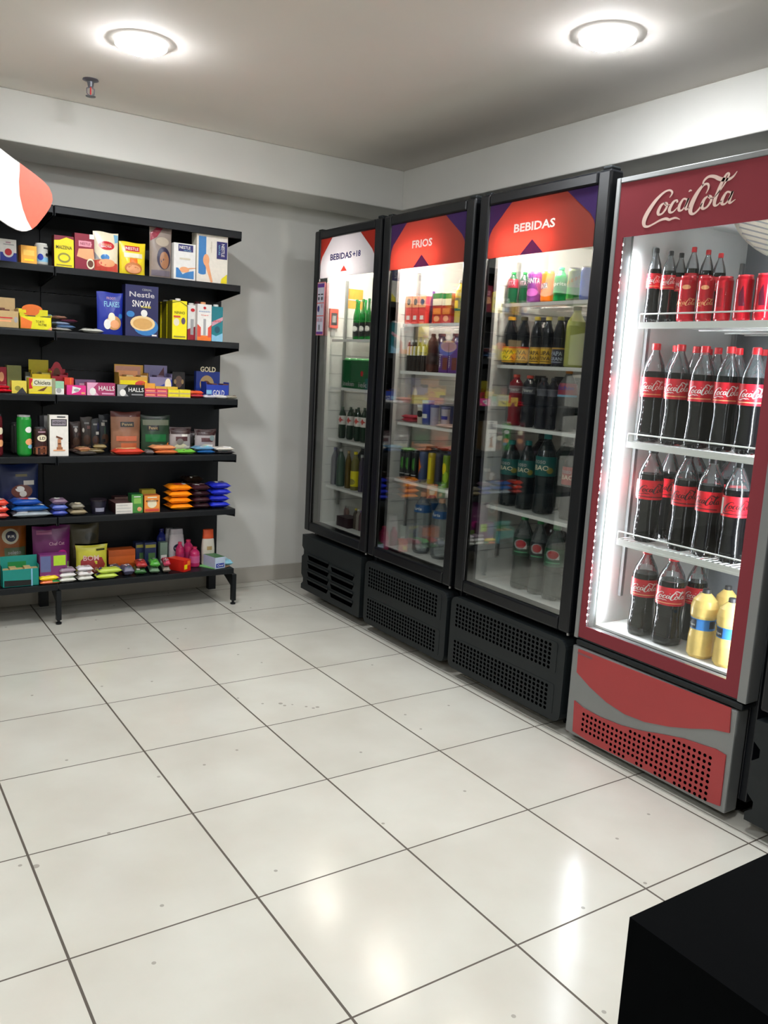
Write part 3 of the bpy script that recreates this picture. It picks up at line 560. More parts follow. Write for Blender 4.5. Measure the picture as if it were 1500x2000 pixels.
# ---- fourth shelf (s=3)
def tubecan(a_, b_, yt, yf, col, dec, lid, name, label, cat='can'):
    x, w, h, z = GP(3, a_, b_, yt, yf); gput(can(name, w/2, h, col, dec, lid), x, yf, w, z, label, cat)
tubecan(-22, 7.5, 810, .165, (95, 25, 35), [('e', .7, .65, .2, .1, 'C'), ('e', .7, .3, .2, .1, 'F')], 'D', 'chips_tube', 'dark red chips tube at the left end of the fourth shelf')
tubecan(35, 64, 812, .165, (30, 140, 50), [('e', .68, .7, .18, .09, 'W'), ('e', .7, .34, .2, .1, 'F'), ('e', .75, .2, .15, .06, 'H')], 'S', 'chips_tube', 'bright green chips tube on the fourth shelf')
tubecan(22, 45, 826, .27, (48, 50, 50), [], 'D', 'chips_tube', 'dark grey chips tube standing behind the bright green one')
tubecan(68, 94.5, 836, .165, (58, 34, 34), [('e', .55, .68, .25, .14, 'C'), ('t', 'LD', .55, .68, .26, .12, 'K'), ('r', .35, .92, .7, .97, 'I'), ('p', [(0, 0), (1, 0), (1, .3), (.5, .36), (0, .25)], (150, 90, 65)), ('e', .55, .15, .15, .1, 'X')], 'D', 'powder_tin', 'short brown tin between the green tube and the white box', 'tin')
for i, (a_, b_, c_) in enumerate(((78, 86, 'D'), (86.5, 97, 'S'), (97.5, 106, 'A'))):
    gbx(3, a_, b_, 812, c_, [], 'slim_box', ['slim dark grey box behind the brown tin', 'slim grey box behind the brown tin, middle of three', 'slim tan box behind the white box'][i], d=.05, yf=.26)
gbx(3, 97, 133.5, 811, (238, 234, 226), [('r', .08, .73, .92, .9, 'K'), ('r', .13, .75, .87, .88, (150, 140, 150)), ('t', 'HERSHEYS', .5, .815, .66, .06, 'K'), ('r', .4, .94, .85, .97, 'D'), ('p', [(.35, .5), (.7, .44), (.66, .4), (.33, .46)], 'X'), ('p', [(.42, .42), (.58, .42), (.62, .22), (.42, .22)], (190, 130, 90)), ('r', .36, .16, .68, .22, (165, 105, 70)), ('r', .18, .13, .82, .155, 'F'), ('r', .42, .29, .6, .32, 'X')], 'chocolate_box', 'tall white box with dark label and stacked wafer picture on fourth shelf', d=.045, side=(200, 195, 185))
for i, (a_, b_, yt, c_) in enumerate(((137, 160, 824, (60, 40, 36)), (158, 182, 815, (66, 56, 52)), (176, 198, 818, (44, 46, 50)), (194, 217, 810, (50, 54, 60)))):
    gpo(3, a_, b_, yt, c_, [('e', .5, .35, .3, .14, (90, 62, 48)), ('r', .3, .8, .7, .85, 'S')], 'snack_bag', 'dark see-through snack bag at the back of fourth shelf, number %s from the white box' % ['first', 'second', 'third', 'fourth'][i], th=.03, yf=.33, group='dark snack bags at the back')
for i, (a_, b_, zz, c_, yf) in enumerate(((151, 190, 0, (70, 64, 60), .165), (168, 207, .004, (120, 105, 70), .22), (150, 178, .018, (165, 115, 85), .19), (184, 212, .022, (160, 140, 95), .25), (140, 158, 0, (90, 72, 66), .26))):
    gly(3, a_, b_, zz, .018, .06, c_, 'snack_packet', ['grey brown packet lying at the front of the fourth shelf', 'olive packet lying behind the grey brown one', 'light brown packet resting on the grey brown one', 'pale olive packet resting near the pinkish bag', 'small dull packet lying beside the white box'][i], yf=yf, group='brown packets on the fourth shelf', rz=.2*(-1)**i, dec=[('r', .2, .3, .8, .6, 'A')])
gpo(3, 218, 277, 805, (150, 105, 80), [('r', 0, .88, 1, 1, (95, 38, 32)), ('r', .3, .64, .76, .76, 'K'), ('t', 'Pennt', .53, .7, .36, .07, 'A'), ('r', .15, .3, .85, .42, (200, 110, 80)), ('r', .3, .05, .85, .25, (195, 100, 60))], 'pet_treat_bag', 'pinkish brown bag with black label standing on the fourth shelf', th=.05, yf=.24)
gpo(3, 277, 334, 812, (40, 66, 45), [('r', 0, .9, 1, 1, (12, 34, 22)), ('r', .2, .6, .6, .74, 'K'), ('t', 'Pennt', .4, .67, .3, .08, 'A'), ('r', .12, .3, .85, .5, (25, 105, 55)), ('r', .05, .74, .95, .88, (120, 125, 105)), ('p', [(.7, .05), (.95, .05), (.95, .3)], 'O')], 'pet_treat_bag', 'green bag with black label right of the pinkish brown bag', th=.045, yf=.245)
for i, (a_, b_, yt) in enumerate(((332, 376, 834), (382, 425, 838))):
    gpo(3, a_, b_, yt, (175, 165, 165), [('r', 0, .72, 1, 1, (60, 34, 36)), ('r', .25, .45, .8, .62, (90, 55, 58)), ('e', .5, .22, .3, .13, 'C')], 'snack_bag', ['greyish bag with brown top right of the green bag', 'greyish bag with brown top nearest the right end of fourth shelf'][i], th=.045, yf=.25, group='brown topped grey bags', kind='pillow')
gpo(3, 368, 392, 842, (120, 112, 112), [('r', 0, .75, 1, 1, (50, 30, 32))], 'snack_bag', 'narrow grey bag squeezed between the two brown topped bags', th=.03, yf=.33, kind='pillow')
LY = [(221, 284, 0, .03, .065, (205, 60, 40), 'red orange packet with cream window lying in front of the pinkish bag', [('e', .45, .5, .35, .35, (235, 225, 160))]),
      (303, 350, 0, .022, .08, (205, 110, 60), 'lower orange packet of the front pair on the fourth shelf', []), (297, 346, .022, .022, .08, (228, 150, 100), 'upper pale orange packet of the front pair on the fourth shelf', []),
      (286, 303, 0, .02, .06, (120, 110, 108), 'little grey packet left of the orange pair', []),
      (346, 384, 0, .022, .07, (110, 190, 60), 'lime green packet lying in front of the grey bag', []),
      (386, 422, 0, .018, .07, (30, 90, 150), 'lower blue packet lying near the right end of fourth shelf', []), (380, 421, .018, .018, .08, (110, 160, 195), 'upper pale blue packet lying near the right end of fourth shelf', []),
      (424, 462, 0, .012, .08, (60, 58, 60), 'dark packet under the white one at the fourth shelf end', []), (421, 459, .012, .02, .08, (222, 215, 205), 'white packet lying on the dark one at the fourth shelf end', [])]
for i, (a_, b_, zz, th, dp, c_, lb, dc) in enumerate(LY):
    gly(3, a_, b_, zz, th, dp, c_, 'snack_packet', lb, yf=.158+.003*i, dec=dc, rz=.06*(-1)**i, group='packets lying along the fourth shelf')
# ---- fifth shelf (s=4)
for i in range(3):
    gly(4, -20, 19, i*.03, .027, .1, (225, 70, 50) if i else (215, 90, 80), 'biscuit_packet', '%s red biscuit packet at the left end of the fifth shelf' % ['bottom', 'middle', 'topmost'][i], yf=.16, group='red biscuit packets')
gpo(4, 0, 78, 908, (20, 36, 85), [('e', .55, .45, .28, .14, (110, 55, 45)), ('e', .5, .5, .12, .06, 'W'), ('r', .4, .75, .7, .8, (110, 100, 60))], 'frozen_food_bag', 'large dark blue bag leaning at the back of the fifth shelf', th=.06, yf=.3)
for i, (a_, b_, c_) in enumerate(((24, 104, (160, 170, 175)), (22, 98, (30, 90, 165)), (24, 84, (30, 75, 160)))):
    gly(4, a_, b_, i*.029, .026, .11, c_, 'biscuit_packet', ['bottom silvery packet under the blue ones on the fifth shelf', 'middle blue packet of the flat pile before the dark bag', 'top blue packet of the flat pile before the dark bag'][i], yf=.16, group='flat pile of blue packets', dec=[('r', .3, .3, .6, .6, 'R'), ('r', .6, .2, .9, .5, 'W')] if i else [])
for i in range(3):
    gly(4, 102, 134, i*.028, .025, .08, ((60, 75, 165), (90, 110, 190), (120, 95, 115))[i], 'biscuit_packet', '%s lilac blue roll in the small pile beside the shelf joint' % ['bottom', 'middle', 'top'][i], yf=.163, group='lilac blue rolls', dec=[('e', .4, .5, .2, .3, 'W')])
for i in range(2):
    gly(4, 137+3*i, 172-5*i, i*.028, .025, .08, ((150, 135, 105), (125, 120, 105))[i], 'biscuit_packet', '%s beige packet right of the lilac blue rolls' % ['lower', 'upper'][i], yf=.165, group='beige packets', dec=[('e', .6, .5, .25, .35, 'C')])
x, w, h, z = GP(4, 180, 212, 977, .17)
gput(tub('sauce_tub', w/2, h, (28, 26, 44), (30, 22, 30), [('r', .3, .2, .7, .5, (150, 150, 170))]), x, .17, w, z, 'dark round tub alone in the middle of the fifth shelf', 'tub')
gbx(4, 226, 259, 983, (225, 220, 212), [('r', .05, .2, .9, .25, 'S'), ('r', .05, .5, .9, .54, 'S'), ('r', .05, .78, .7, .82, 'S')], 'biscuit_box', 'white fronted box lying lengthwise on the fifth shelf', d=.13, yf=.16, side=(60, 30, 32), top=(90, 62, 60))
gbx(4, 224, 252, 971, (110, 88, 80), [], 'biscuit_box', 'brown box behind the white fronted box on fifth shelf', d=.06, yf=.31, side=(60, 30, 32))
gbx(4, 257, 279, 966, (70, 140, 60), [('r', .2, .5, .85, .8, (140, 190, 90)), ('e', .7, .2, .2, .12, 'F'), ('r', .2, .85, .8, .9, 'W')], 'tea_box', 'small green box left of the orange box on fifth shelf', d=.06, side=(20, 80, 40))
gbx(4, 282, 312, 968, (235, 145, 60), [('e', .5, .5, .3, .25, 'C'), ('r', .1, .62, .9, .72, (120, 70, 20)), ('r', .05, .05, .95, .2, 'E'), ('t', 'CEREAL', .5, .67, .6, .07, 'C'), ('r', .2, .85, .8, .92, 'C')], 'tea_box', 'small orange box left of the stack of orange packets', d=.055, side=(170, 80, 40))
gbx(4, 277, 304, 957, (150, 135, 40), [], 'tea_box', 'plain mustard box showing above the orange box', d=.045, yf=.235)
def stack(s, a_, b_, n, th, dp, cols, yf, name, fmt, group, dec=(), z0=0, jit=.02):
    for i in range(n):
        ja = random.uniform(-2, 2)
        gly(s, a_+ja, b_+ja, z0+i*(th*.96+.001), th*.88, dp, cols[i % len(cols)], name, fmt % ORD[n][i], yf=yf+.002*i, rz=random.uniform(-jit, jit)*3, group=group, dec=dec)
ORD = {2: ['bottom', 'top'], 3: ['bottom', 'middle', 'top'], 4: ['bottom', 'second from bottom', 'third from bottom', 'top'], 5: ['bottom', 'second', 'third', 'fourth', 'top']}
stack(4, 331, 377, 4, .033, .12, [(250, 150, 20), (248, 140, 15)], .165, 'cookie_packet', '%s bright orange packet in the orange stack on fifth shelf', 'stack of orange packets', [('r', .35, .3, .7, .7, 'E'), ('e', .75, .5, .1, .2, 'W')])
stack(4, 377, 412, 4, .032, .12, [(45, 20, 28), (60, 28, 36)], .17, 'cookie_packet', '%s dark plum packet in the stack right of the orange one', 'stack of dark plum packets', [('r', .2, .2, .45, .6, 'W'), ('r', .55, .4, .9, .5, 'I')])
stack(4, 360, 398, 2, .032, .1, [(60, 45, 30), (50, 35, 25)], .3, 'cookie_packet', '%s brown packet standing high behind the plum stack', 'brown packets behind', z0=.09)
MB().box(-.05, .05, -.05, .05, 0, .088, C((30, 26, 30))).build('cardboard_box').location = (on(1, .3, 380, 960)[0], .35, SZ[4]+.0007)
tag(bpy.data.objects['cardboard_box'], 'dark low box beneath the brown packets behind the plum stack', 'box')
stack(4, 412, 452, 4, .034, .12, [(35, 50, 190), (30, 42, 175)], .17, 'cookie_packet', '%s royal blue packet in the rightmost stack of the fifth shelf', 'stack of royal blue packets', [('r', .3, .3, .5, .7, 'W'), ('e', .7, .5, .12, .2, 'N')])
# ---- bottom shelf (s=5)
def gpb(*a, **k): return gpo(5, *a, **k)
gpb(-12, 56, 1020, (150, 80, 25), [('e', .5, .74, .25, .13, (200, 195, 170)), ('e', .52, .74, .16, .09, (30, 32, 60)), ('t', 'PUR', .52, .74, .2, .04, 'W'), ('r', .3, .3, .95, .55, (95, 110, 80)), ('t', 'seleto', .6, .47, .4, .06, 'S')], 'pet_food_bag', 'orange brown pet food bag at the left end of the bottom shelf', th=.09, yf=.31)
gpb(66, 141, 1030, (100, 26, 88), [('r', .1, .85, .5, .93, (150, 80, 120)), ('t', 'Chef Cat', .62, .68, .42, .06, 'I'), ('e', .55, .42, .17, .1, (120, 120, 125)), ('e', .75, .47, .14, .09, (190, 30, 130)), ('r', .6, .2, .95, .33, (120, 150, 80)), ('r', .1, .05, .9, .15, (130, 50, 120))], 'pet_food_bag', 'large purple pet food bag on the bottom shelf', th=.08, yf=.228)
gpb(137, 197, 1026, (72, 66, 44), [('r', .1, .35, .85, .6, (90, 84, 60)), ('e', .7, .75, .2, .08, (50, 48, 34))], 'pet_food_bag', 'dull olive bag standing behind the yellow popcorn bag', th=.07, yf=.38-.1)
x, w, h, z = GP(5, 4, 76, 1108, .17)
gput(display_tray('snack_tray', w, .05, h*.9, h*1.5, (15, 135, 125), 'A', [('p', [(.05, .05), (.78, .05), (.78, .35), (.05, .4)], 'K'), ('p', [(.78, .0), (.82, .0), (.82, 1), (.78, 1)], 'H')], [('r', .2, .3, .7, .8, 'G')]), x, .165, .05, z, 'teal open display tray with snack sticks at the left of bottom shelf', 'display box')
gbx(5, 78, 131, 1083, (120, 45, 110), [('r', .02, .4, .4, .95, (95, 105, 150)), ('r', .5, .6, .95, .95, 'L'), ('r', .05, .05, .95, .3, (150, 60, 130))], 'pouch_box', 'purple box low in front of the large purple bag', d=.045, yf=.178)
gly(5, 78, 120, 0, .016, .05, (230, 120, 70), 'snack_packet', 'orange green packet under the yellow one at the bottom shelf', yf=.152, dec=[('r', .6, 0, 1, 1, 'G')])
gly(5, 76, 116, .016, .022, .06, (240, 215, 20), 'snack_packet', 'yellow wrapped bar right of the teal tray', yf=.155, rz=.1, dec=[('r', .35, .3, .65, .7, 'W')])
for q, (a_, b_) in enumerate(((116, 150), (151, 184))):
    for i in range(3):
        gly(5, a_+q, b_, i*.023, .021, .06, ((215, 215, 205), (225, 222, 220), (150, 130, 145) if q == 0 else (220, 215, 220))[i], 'seasoning_packet', '%s white round packet in the %s pile before the popcorn bag' % (ORD[3][i], ['left', 'right'][q]), yf=.155+.003*i, group='white round packets in two piles', rz=random.uniform(-.1, .1))
gpb(149, 213, 1062, (190, 185, 60), [('p', [(.12, .12), (.12, .5), (.25, .62), (.8, .58), (.93, .35), (.75, .1)], (150, 45, 50)), ('t', 'BOM', .45, .58, .5, .15, (205, 170, 165)), ('t', 'ETNIA', .52, .22, .56, .15, (200, 170, 150)), ('r', .62, .78, .9, .83, (50, 50, 10))], 'popcorn_bag', 'yellow popcorn bag with red patch and pale lettering on bottom shelf', th=.05, yf=.215, kind='pillow')
for i, (a_, b_) in enumerate(((188, 232), (192, 240))):
    gly(5, a_, b_, i*.026, .024, .06, (190, 210, 80), 'snack_packet', '%s lime yellow packet right of the white round piles' % ['lower', 'upper'][i], yf=.156, dec=[('r', .05, .3, .2, .7, 'N')], group='lime yellow packets')
gbx(5, 212, 264, 1074, (205, 95, 35), [('r', 0, .35, 1, .7, (225, 110, 45))], 'flat_box', 'flat orange box at the back right of the popcorn bag', d=.07, yf=.3)
gly(5, 214, 240, 0, .04, .08, (75, 72, 85), 'sponge_pack', 'dark grey crinkled pack behind the lime yellow packets', yf=.23)
gly(5, 242, 264, 0, .045, .1, (90, 88, 112), 'sponge_pack', 'grey violet crinkled pack right of the lime yellow packets', yf=.17)
for i, (a_, b_, yf) in enumerate(((265, 289, .33), (283, 305, .3))):
    gbx(5, a_, b_, 1060, (38, 50, 90), [('r', .05, .8, .95, .92, (150, 145, 60)), ('r', .3, .3, .9, .6, (80, 120, 70))], 'soap_box', ['navy and yellow box, left of a pair at the back of the bottom shelf', 'navy and yellow box, right of a pair at the back of the bottom shelf'][i], d=.05, yf=yf, group='navy and yellow boxes')
x, w, h, z = GP(5, 309, 328, 1034, .36)
gput(bottle('shampoo_bottle', 'straight', w/2, h, (40, 50, 130), 'N', (60, 70, 140), (.1, .5), fill=1), x, .36, w, z, 'dark blue bottle behind the white bottles on bottom shelf', 'bottle')
gbx(5, 313, 327, 1060, (120, 145, 130), [('r', .1, .2, .9, .5, 'W')], 'soap_box', 'small pale green pack before the dark blue bottle', d=.04, yf=.3)
def flat_bottle(w, d, h, col, capc, dec, capf=.14):
    ro = empty('lotion_bottle'); mb = MB(); n = 24
    def ring(s, z): return [(w/2*s*math.copysign(abs(math.cos(2*PI*i/n))**.7, math.cos(2*PI*i/n)), d/2*s*math.copysign(abs(math.sin(2*PI*i/n))**.7, math.sin(2*PI*i/n)), z) for i in range(n)]
    hb = h*(1-capf); prof = [(.9, 0), (1, .02*h), (1, hb*.6), (.88, hb*.95), (.8, hb)]
    R = [ring(s, z) for s, z in prof]
    for k in range(len(R)-1): mb.add(R[k]+R[k+1], [(i, (i+1) % n, (i+1) % n+n, i+n) for i in range(n)], C(col), True)
    mb.add(R[0], [tuple(range(n))[::-1]], C(col)); mb.add(R[-1], [tuple(range(n))], C(col))
    prints(mb, dec, lambda u, v, off=0: (w*(u-.5)*.86, -d/2*(1-.35*abs(2*u-1)**2.4)-off*2, hb*v*.95), True); mb.build('body', ro)
    mb = MB(); R = [ring(s, z) for s, z in ((.8, hb), (.82, hb+.002), (.76, h*.99), (.7, h))]
    for k in range(len(R)-1): mb.add(R[k]+R[k+1], [(i, (i+1) % n, (i+1) % n+n, i+n) for i in range(n)], C(capc), True)
    mb.add(R[-1], [tuple(range(n))], C(capc)); mb.build('cap', ro); return ro
x, w, h, z = GP(5, 331, 362, 1034, .3)
gput(flat_bottle(w, .04, h, (190, 188, 192), (180, 178, 184), [('e', .5, .6, .3, .13, (30, 35, 60)), ('t', 'NIVEA', .5, .6, .4, .05, 'W')]), x, .3, .04, z, 'white lotion bottle with round navy logo at the back of bottom shelf', 'bottle')
x, w, h, z = GP(5, 324, 342, 1033, .35)
gput(flat_bottle(w, .04, h, (170, 168, 172), (160, 158, 164), []), x, .35, .04, z, 'plain white lotion bottle partly behind the one with navy logo', 'bottle')
for i, (a_, b_, yt, yf) in enumerate(((346, 362, 1060, .26), (361, 381, 1056, .28), (374, 393, 1070, .24))):
    x, w, h, z = GP(5, a_, b_, yt, yf)
    gput(bottle('pink_soap_bottle', 'straight', w/2, h, (190, 45, 100), (205, 50, 90), (170, 40, 95) if i < 2 else (200, 90, 140), (.2, .55), fill=1), x, yf, w, z, '%s of the three small pink bottles on the bottom shelf' % ['leftmost', 'middle', 'rightmost'][i], 'bottle', 'small pink bottles')
for i, (a_, b_, zz, c_, lb) in enumerate(((268, 291, 0, (60, 110, 60), 'green wrapped pack right of the grey violet pack'), (271, 293, .034, (170, 50, 50), 'red wrapped pack on top of the green one'), (297, 317, 0, (110, 140, 110), 'pale green pack in the heap left of the red yellow box'), (298, 318, .034, (80, 160, 60), 'bright green pack on the heap left of the red yellow box'), (323, 338, 0, (140, 130, 120), 'greyish pack touching the red yellow box'), (324, 338, .034, (190, 60, 90), 'rosy round pack beside the red yellow box'))):
    gly(5, a_, b_, zz, .03, .12, c_, 'stock_packet', lb, yf=.165-.002*i, rz=-.2, group='heap of green and red packs')
gbx(5, 347, 367, 1095, (215, 40, 25), [('r', .1, .2, .5, .6, 'Y'), ('r', .5, .5, .9, .9, 'O')], 'stock_box', 'red and yellow box lying at the front of the bottom shelf', d=.11, yf=.165, top=(225, 60, 30), side=(190, 30, 20), rz=.5)
x, w, h, z = GP(5, 396, 421, 1035, .27)
gput(flat_bottle(w, .04, h, (225, 218, 205), (225, 90, 50), [('r', .3, .6, .75, .75, 'A'), ('e', .6, .3, .3, .16, 'B')], .26), x, .27, .04, z, 'white bottle with orange cap at the right end of bottom shelf', 'bottle')
gbx(5, 415, 437, 1089, (190, 205, 225), [('r', .1, .1, .9, .45, 'U'), ('t', 'Oral', .5, .28, .6, .2, 'W')], 'toothpaste_box', 'green topped toothpaste box lying at the right end of bottom shelf', d=.11, yf=.168, top=(60, 110, 65), side=(185, 190, 215), rz=.22)
gly(5, 438, 457, 0, .03, .12, (125, 185, 205), 'tissue_pack', 'light blue soft pack beside the toothpaste box', yf=.19, kind='pillow')
x0_ = on(2, SZ[5]+.001, 375, 1098); x1_ = on(2, SZ[5]+.001, 412, 1098)
o = carton('card_pack', .055, .11, .004, (120, 190, 110), []); o.location = (x0_[0]+.05, .225, SZ[5]); o.rotation_euler = (0, 0, .55)
tag(o, 'thin green card pack lying flat left of the toothpaste box', 'packet')
o = carton('card_pack', .04, .1, .004, (190, 150, 120), []); o.location = (x0_[0]+.115, .235, SZ[5]); o.rotation_euler = (0, 0, .55)
tag(o, 'thin tan card pack lying between green card and toothpaste box', 'packet')
gold = GOLD.build('lettering_board'); tag(gold, 'pale cut-out lettering rising over the upright blue chocolate box', 'sign')

# ================================================================= SIGN
pl = -.02
sg = empty('hanging_sign', (-.36, pl, 1.95)); tag(sg, 'white and orange rounded hanging sign in the upper left, before the shelving', 'sign')
def sgp(px, py): q = on(1, pl, px, py); return (q[0]+.36, q[2]-1.95)
out = [sgp(*p) for p in [(0, 290), (22, 307), (45, 324), (68, 341), (84, 354), (95, 366), (101, 380), (102, 392), (98, 404), (90, 417), (80, 430), (71, 441), (62, 448), (52, 451.5), (43, 452), (32, 449), (16, 441), (0, 430)]]
oc = sum(p[0] for p in (out[0], out[-1]))/2
mirror = [(2*(oc-.14)-p[0], out[0][1]+out[-1][1]-p[1]) for p in out]
mb = MB(); mb.prism([(a, b) for a, b in out+mirror], 1, -.006, .006, C('W', .3))
mb.build('panel', sg)
orange = [sgp(*p) for p in [(38, 318.5), (68, 341), (84, 354), (95, 366), (101, 380), (102, 392), (98, 404), (90, 417), (80, 430), (71, 441), (62, 448), (52, 430), (44, 408), (38, 382), (36.5, 355), (38, 335)]]
mb = MB(); prints(mb, [('p', [(a, b) for a, b in orange], (238, 105, 78))], lambda u, v, off=0: (u, -.006-off, v)); mb.build('orange_corner', sg)
mb = MB(); mb.tube([(-.25, 0, .1), (-.25, 0, .45)], .0012, C('S')); mb.tube([(-.02, 0, .1), (-.02, 0, .45)], .0012, C('S')); mb.build('wire', sg)

# ================================================================ COOLERS
XF = 1.83
def FW(W): return W
def to_local(yL, px, py): q = on(0, XF, px, py); return (yL-q[1], q[2])
def cooler(yL, W, shelves, hdr, text, panel, label, glassx=(.058, .058), red=False):
    r = empty('red_display_cooler' if red else 'display_cooler', (XF, yL, 0), -PI/2)
    tag(r, label, 'drinks cooler', None if red else 'black glass-door coolers')
    D = .76; dd = .062; y1 = .07; H = 1.98; z0 = .435; wt = .05
    LT = 1.86; wt = .032 if red else wt; bod = principled('cooler_shell', (26, 28, 32), .4) if 'shell' not in MC else MC['shell']; MC['shell'] = bod
    mb = MB()                                                      # insulated shell
    mb.box(.0, wt-.008, y1, D, .06, H, bod); mb.box(W-wt+.008, W, y1, D, .06, H, bod); mb.box(wt-.008, W-wt+.008, D-.05, D, .06, H, bod)
    mb.box(wt-.008, W-wt+.008, y1, D-.05, LT+.01, H, bod); mb.box(wt-.008, W-wt+.008, y1, D-.05, .06, z0-.01, bod)
    mb.build('cabinet', r, bevel=.003)
    mb = MB(); t = .007
    mb.box(wt-t, wt, y1+.002, D-.06, z0, LT, LINER); mb.box(W-wt, W-wt+t, y1+.002, D-.06, z0, LT, LINER)
    mb.box(wt, W-wt, D-.06, D-.053, z0, LT, LINER); mb.box(wt-t, W-wt+t, y1+.002, D-.053, LT, LT+.007, LINER); mb.box(wt-t, W-wt+t, y1+.002, D-.053, z0-.008, z0, LINER)
    for k in range(0 if red else 12): mb.box(wt, wt+.0015, y1+.02, D-.06, .56+k*.1, .563+k*.1, C('S'))
    if red: mb.box(wt, W-wt, D-.0615, D-.0602, z0, LT, C((120, 122, 126)))  # grey sheet over the white back liner, its dimmer light put into the colour
    mb.build('liner', r)
    mb = MB()
    for xx in (wt+.004, W-wt-.016):
        for yy in (y1+.1, D-.1): mb.box(xx, xx+.012, yy, yy+.014, z0+.1, 1.76, CHROME)
    mb.build('shelf_rail', r)
    for z in shelves:
        mb = MB(); ys = .092 if not red else .08; z -= .004; sx = wt+(.05 if red else .018)
        mb.box(sx, W-wt-.018, ys, ys+.008, z-.014, z-.001, SHELFW); mb.box(sx, W-wt-.018, D-.09, D-.084, z-.008, z-.001, SHELFW)
        if red: mb.box(sx, W-wt-.018, ys-.001, ys+.004, z-.022, z-.014, SHELFW)
        n = 26
        for k in range(n+1): xx = sx+(W-wt-.022-sx)*k/n; mb.box(xx, xx+.004, ys+.008, D-.085, z-.004, z, SHELFW)
        for yy in (.25, .4, .55): mb.box(sx, W-wt-.018, yy, yy+.005, z-.009, z-.004, SHELFW)
        if red: mb.tube([(sx+.003, ys+.003, z+.026), (W-wt-.02, ys+.003, z+.026)], .0028, SHELFW); mb.tube([(sx+.003, ys+.003, z-.002), (sx+.003, ys+.003, z+.026)], .0028, SHELFW); mb.tube([(W-wt-.02, ys+.003, z-.002), (W-wt-.02, ys+.003, z+.026)], .0028, SHELFW)
        mb.build('shelf', r)
    # lights
    if red:
        for xx, s in ((wt+.004, 1), (W-wt-.01, -1)):
            mb = MB(); mb.box(xx, xx+.006, .076, .09, z0+.03, 1.72, STRIPM); mb.build('light_strip', r)
    else:
        mb = MB(); mb.tube([(.11, .088, 1.79), (.4, .088, 1.79)], .011, TUBEM, 12); mb.build('light_tube', r)
    # door
    gx0, gx1 = glassx[0], W-glassx[1]; zt, zb = 2.0, .389; fz0, fz1 = .44, 1.955
    dr = empty('door', (0, 0, 0)); dr.parent = r
    FM = GREYP if red else BGLOSS
    if red:
        e = .018; eR = .03; mb = MB(); mb.box(0, e, 0, dd, zb, 1.962, FM); mb.box(W-eR, W, 0, dd, zb, 1.962, FM); mb.box(e, W-eR, 0, dd, 1.962-e, 1.962, FM); mb.box(e, W-e, .004, dd, zb, zb+.006, BPLAST); o = mb.build('door_frame', dr, bevel=.006)
        mb = MB(); mb.box(e, gx0, .004, .008, zb+.006, 1.948, DOORRED); mb.box(gx1, W-eR, .004, .008, zb+.006, 1.948, DOORRED); mb.box(gx0, gx1, .004, .008, zb+.006, fz0, DOORRED)
        mb.box(gx0, gx1, .004, .008, 1.772, 1.948, DOORRED); mb.build('red_border', dr)
        mb = MB(); mb.box(e, gx0-.012, .012, dd, zb+.01, 1.94, GREYP); mb.box(gx1+.012, W-eR, .012, dd, zb+.01, 1.94, GREYP); mb.box(e, W-eR, .012, dd, zb+.01, fz0-.012, GREYP); mb.box(e, W-eR, .012, dd, 1.79, 1.94, GREYP)
        for k in range(54): zc = fz0+.01+k*.0245; mb.box(gx0-.012, gx0-.0105, .014, .022, zc, zc+.006, STRIPM)
        mb.build('inner_profile', dr)
        mb = MB(); prints(mb, [('t', '@script', .5, .5, 1, 1, (200, 172, 160))], lambda u, v, off=0: (gx0+.075+.335*u, .0035-off, 1.792+.128*v)); mb.build('logo', dr)
        MB().box(gx0, gx1, .0085, .0125, fz0, 1.771, PANE).build('glass', dr)
    else:
        mb = MB(); mb.box(0, gx0, 0, dd, zb, zt, FM); mb.box(gx1, W, 0, dd, zb, zt, FM); mb.box(gx0, gx1, 0, dd, fz1, zt, FM); mb.box(gx0, gx1, 0, dd, zb, fz0, FM)
        mb.build('door_frame', dr, bevel=.008)
        mb = MB(); mb.box(gx0-.004, gx0, .006, dd+.006, fz0, fz1, C((90, 88, 90))); mb.box(gx1, gx1+.004, .006, dd+.006, fz0, fz1, C((60, 60, 62))); mb.box(gx0, gx1, .03, dd+.006, fz0-.004, fz0, C('D')); mb.build('gasket', dr)
        MB().box(gx0, gx1, .010, .014, fz0, 1.755, PANE).build('glass', dr)
        base, corner, tri, txt = hdr
        GM = {}
        def hm(c):
            if c not in GM: GM[c] = glow_print('header_film', PAL[c] if isinstance(c, str) else c, .6)
            return GM[c]
        mb = MB(); mb.box(gx0, gx1, .009, .012, 1.7555, fz1, hm(base))
        Sx = lambda u, v, off=0: (gx0+(gx1-gx0)*u, .009-off, 1.7555+(fz1-1.7555)*v)
        prints(mb, [('p', [(0, .999), (.22, .999), (.035, .55), (.012, .44), (0, .3)], corner), ('p', [(1, .999), (1, .3), (.985, .44), (.95, .56), (.74, .999)], corner), ('p', tri, corner if base != 'W' else corner)], Sx, mats=hm)
        mb.build('header', dr)
        mb = MB(); prints(mb, [('t', q_[0], q_[1], q_[2], q_[3], q_[4], txt) for q_ in text], lambda u, v, off=0: Sx(u, v, off+.0015)); mb.build('lettering', dr)
        MB().box(.004, .04, .02, .06, 2.0, 2.012, BPLAST).build('hinge', dr, bevel=.003)
        MB().box(W-.05, W-.012, .01, .06, 2.0, 2.014, BPLAST).build('hinge', dr, bevel=.005)
        MB().lathe([(.006, zb-.012), (.006, zb-.001)], CHROME, 12, c=(W-.02, .02, 0)).build('hinge_pin', dr)
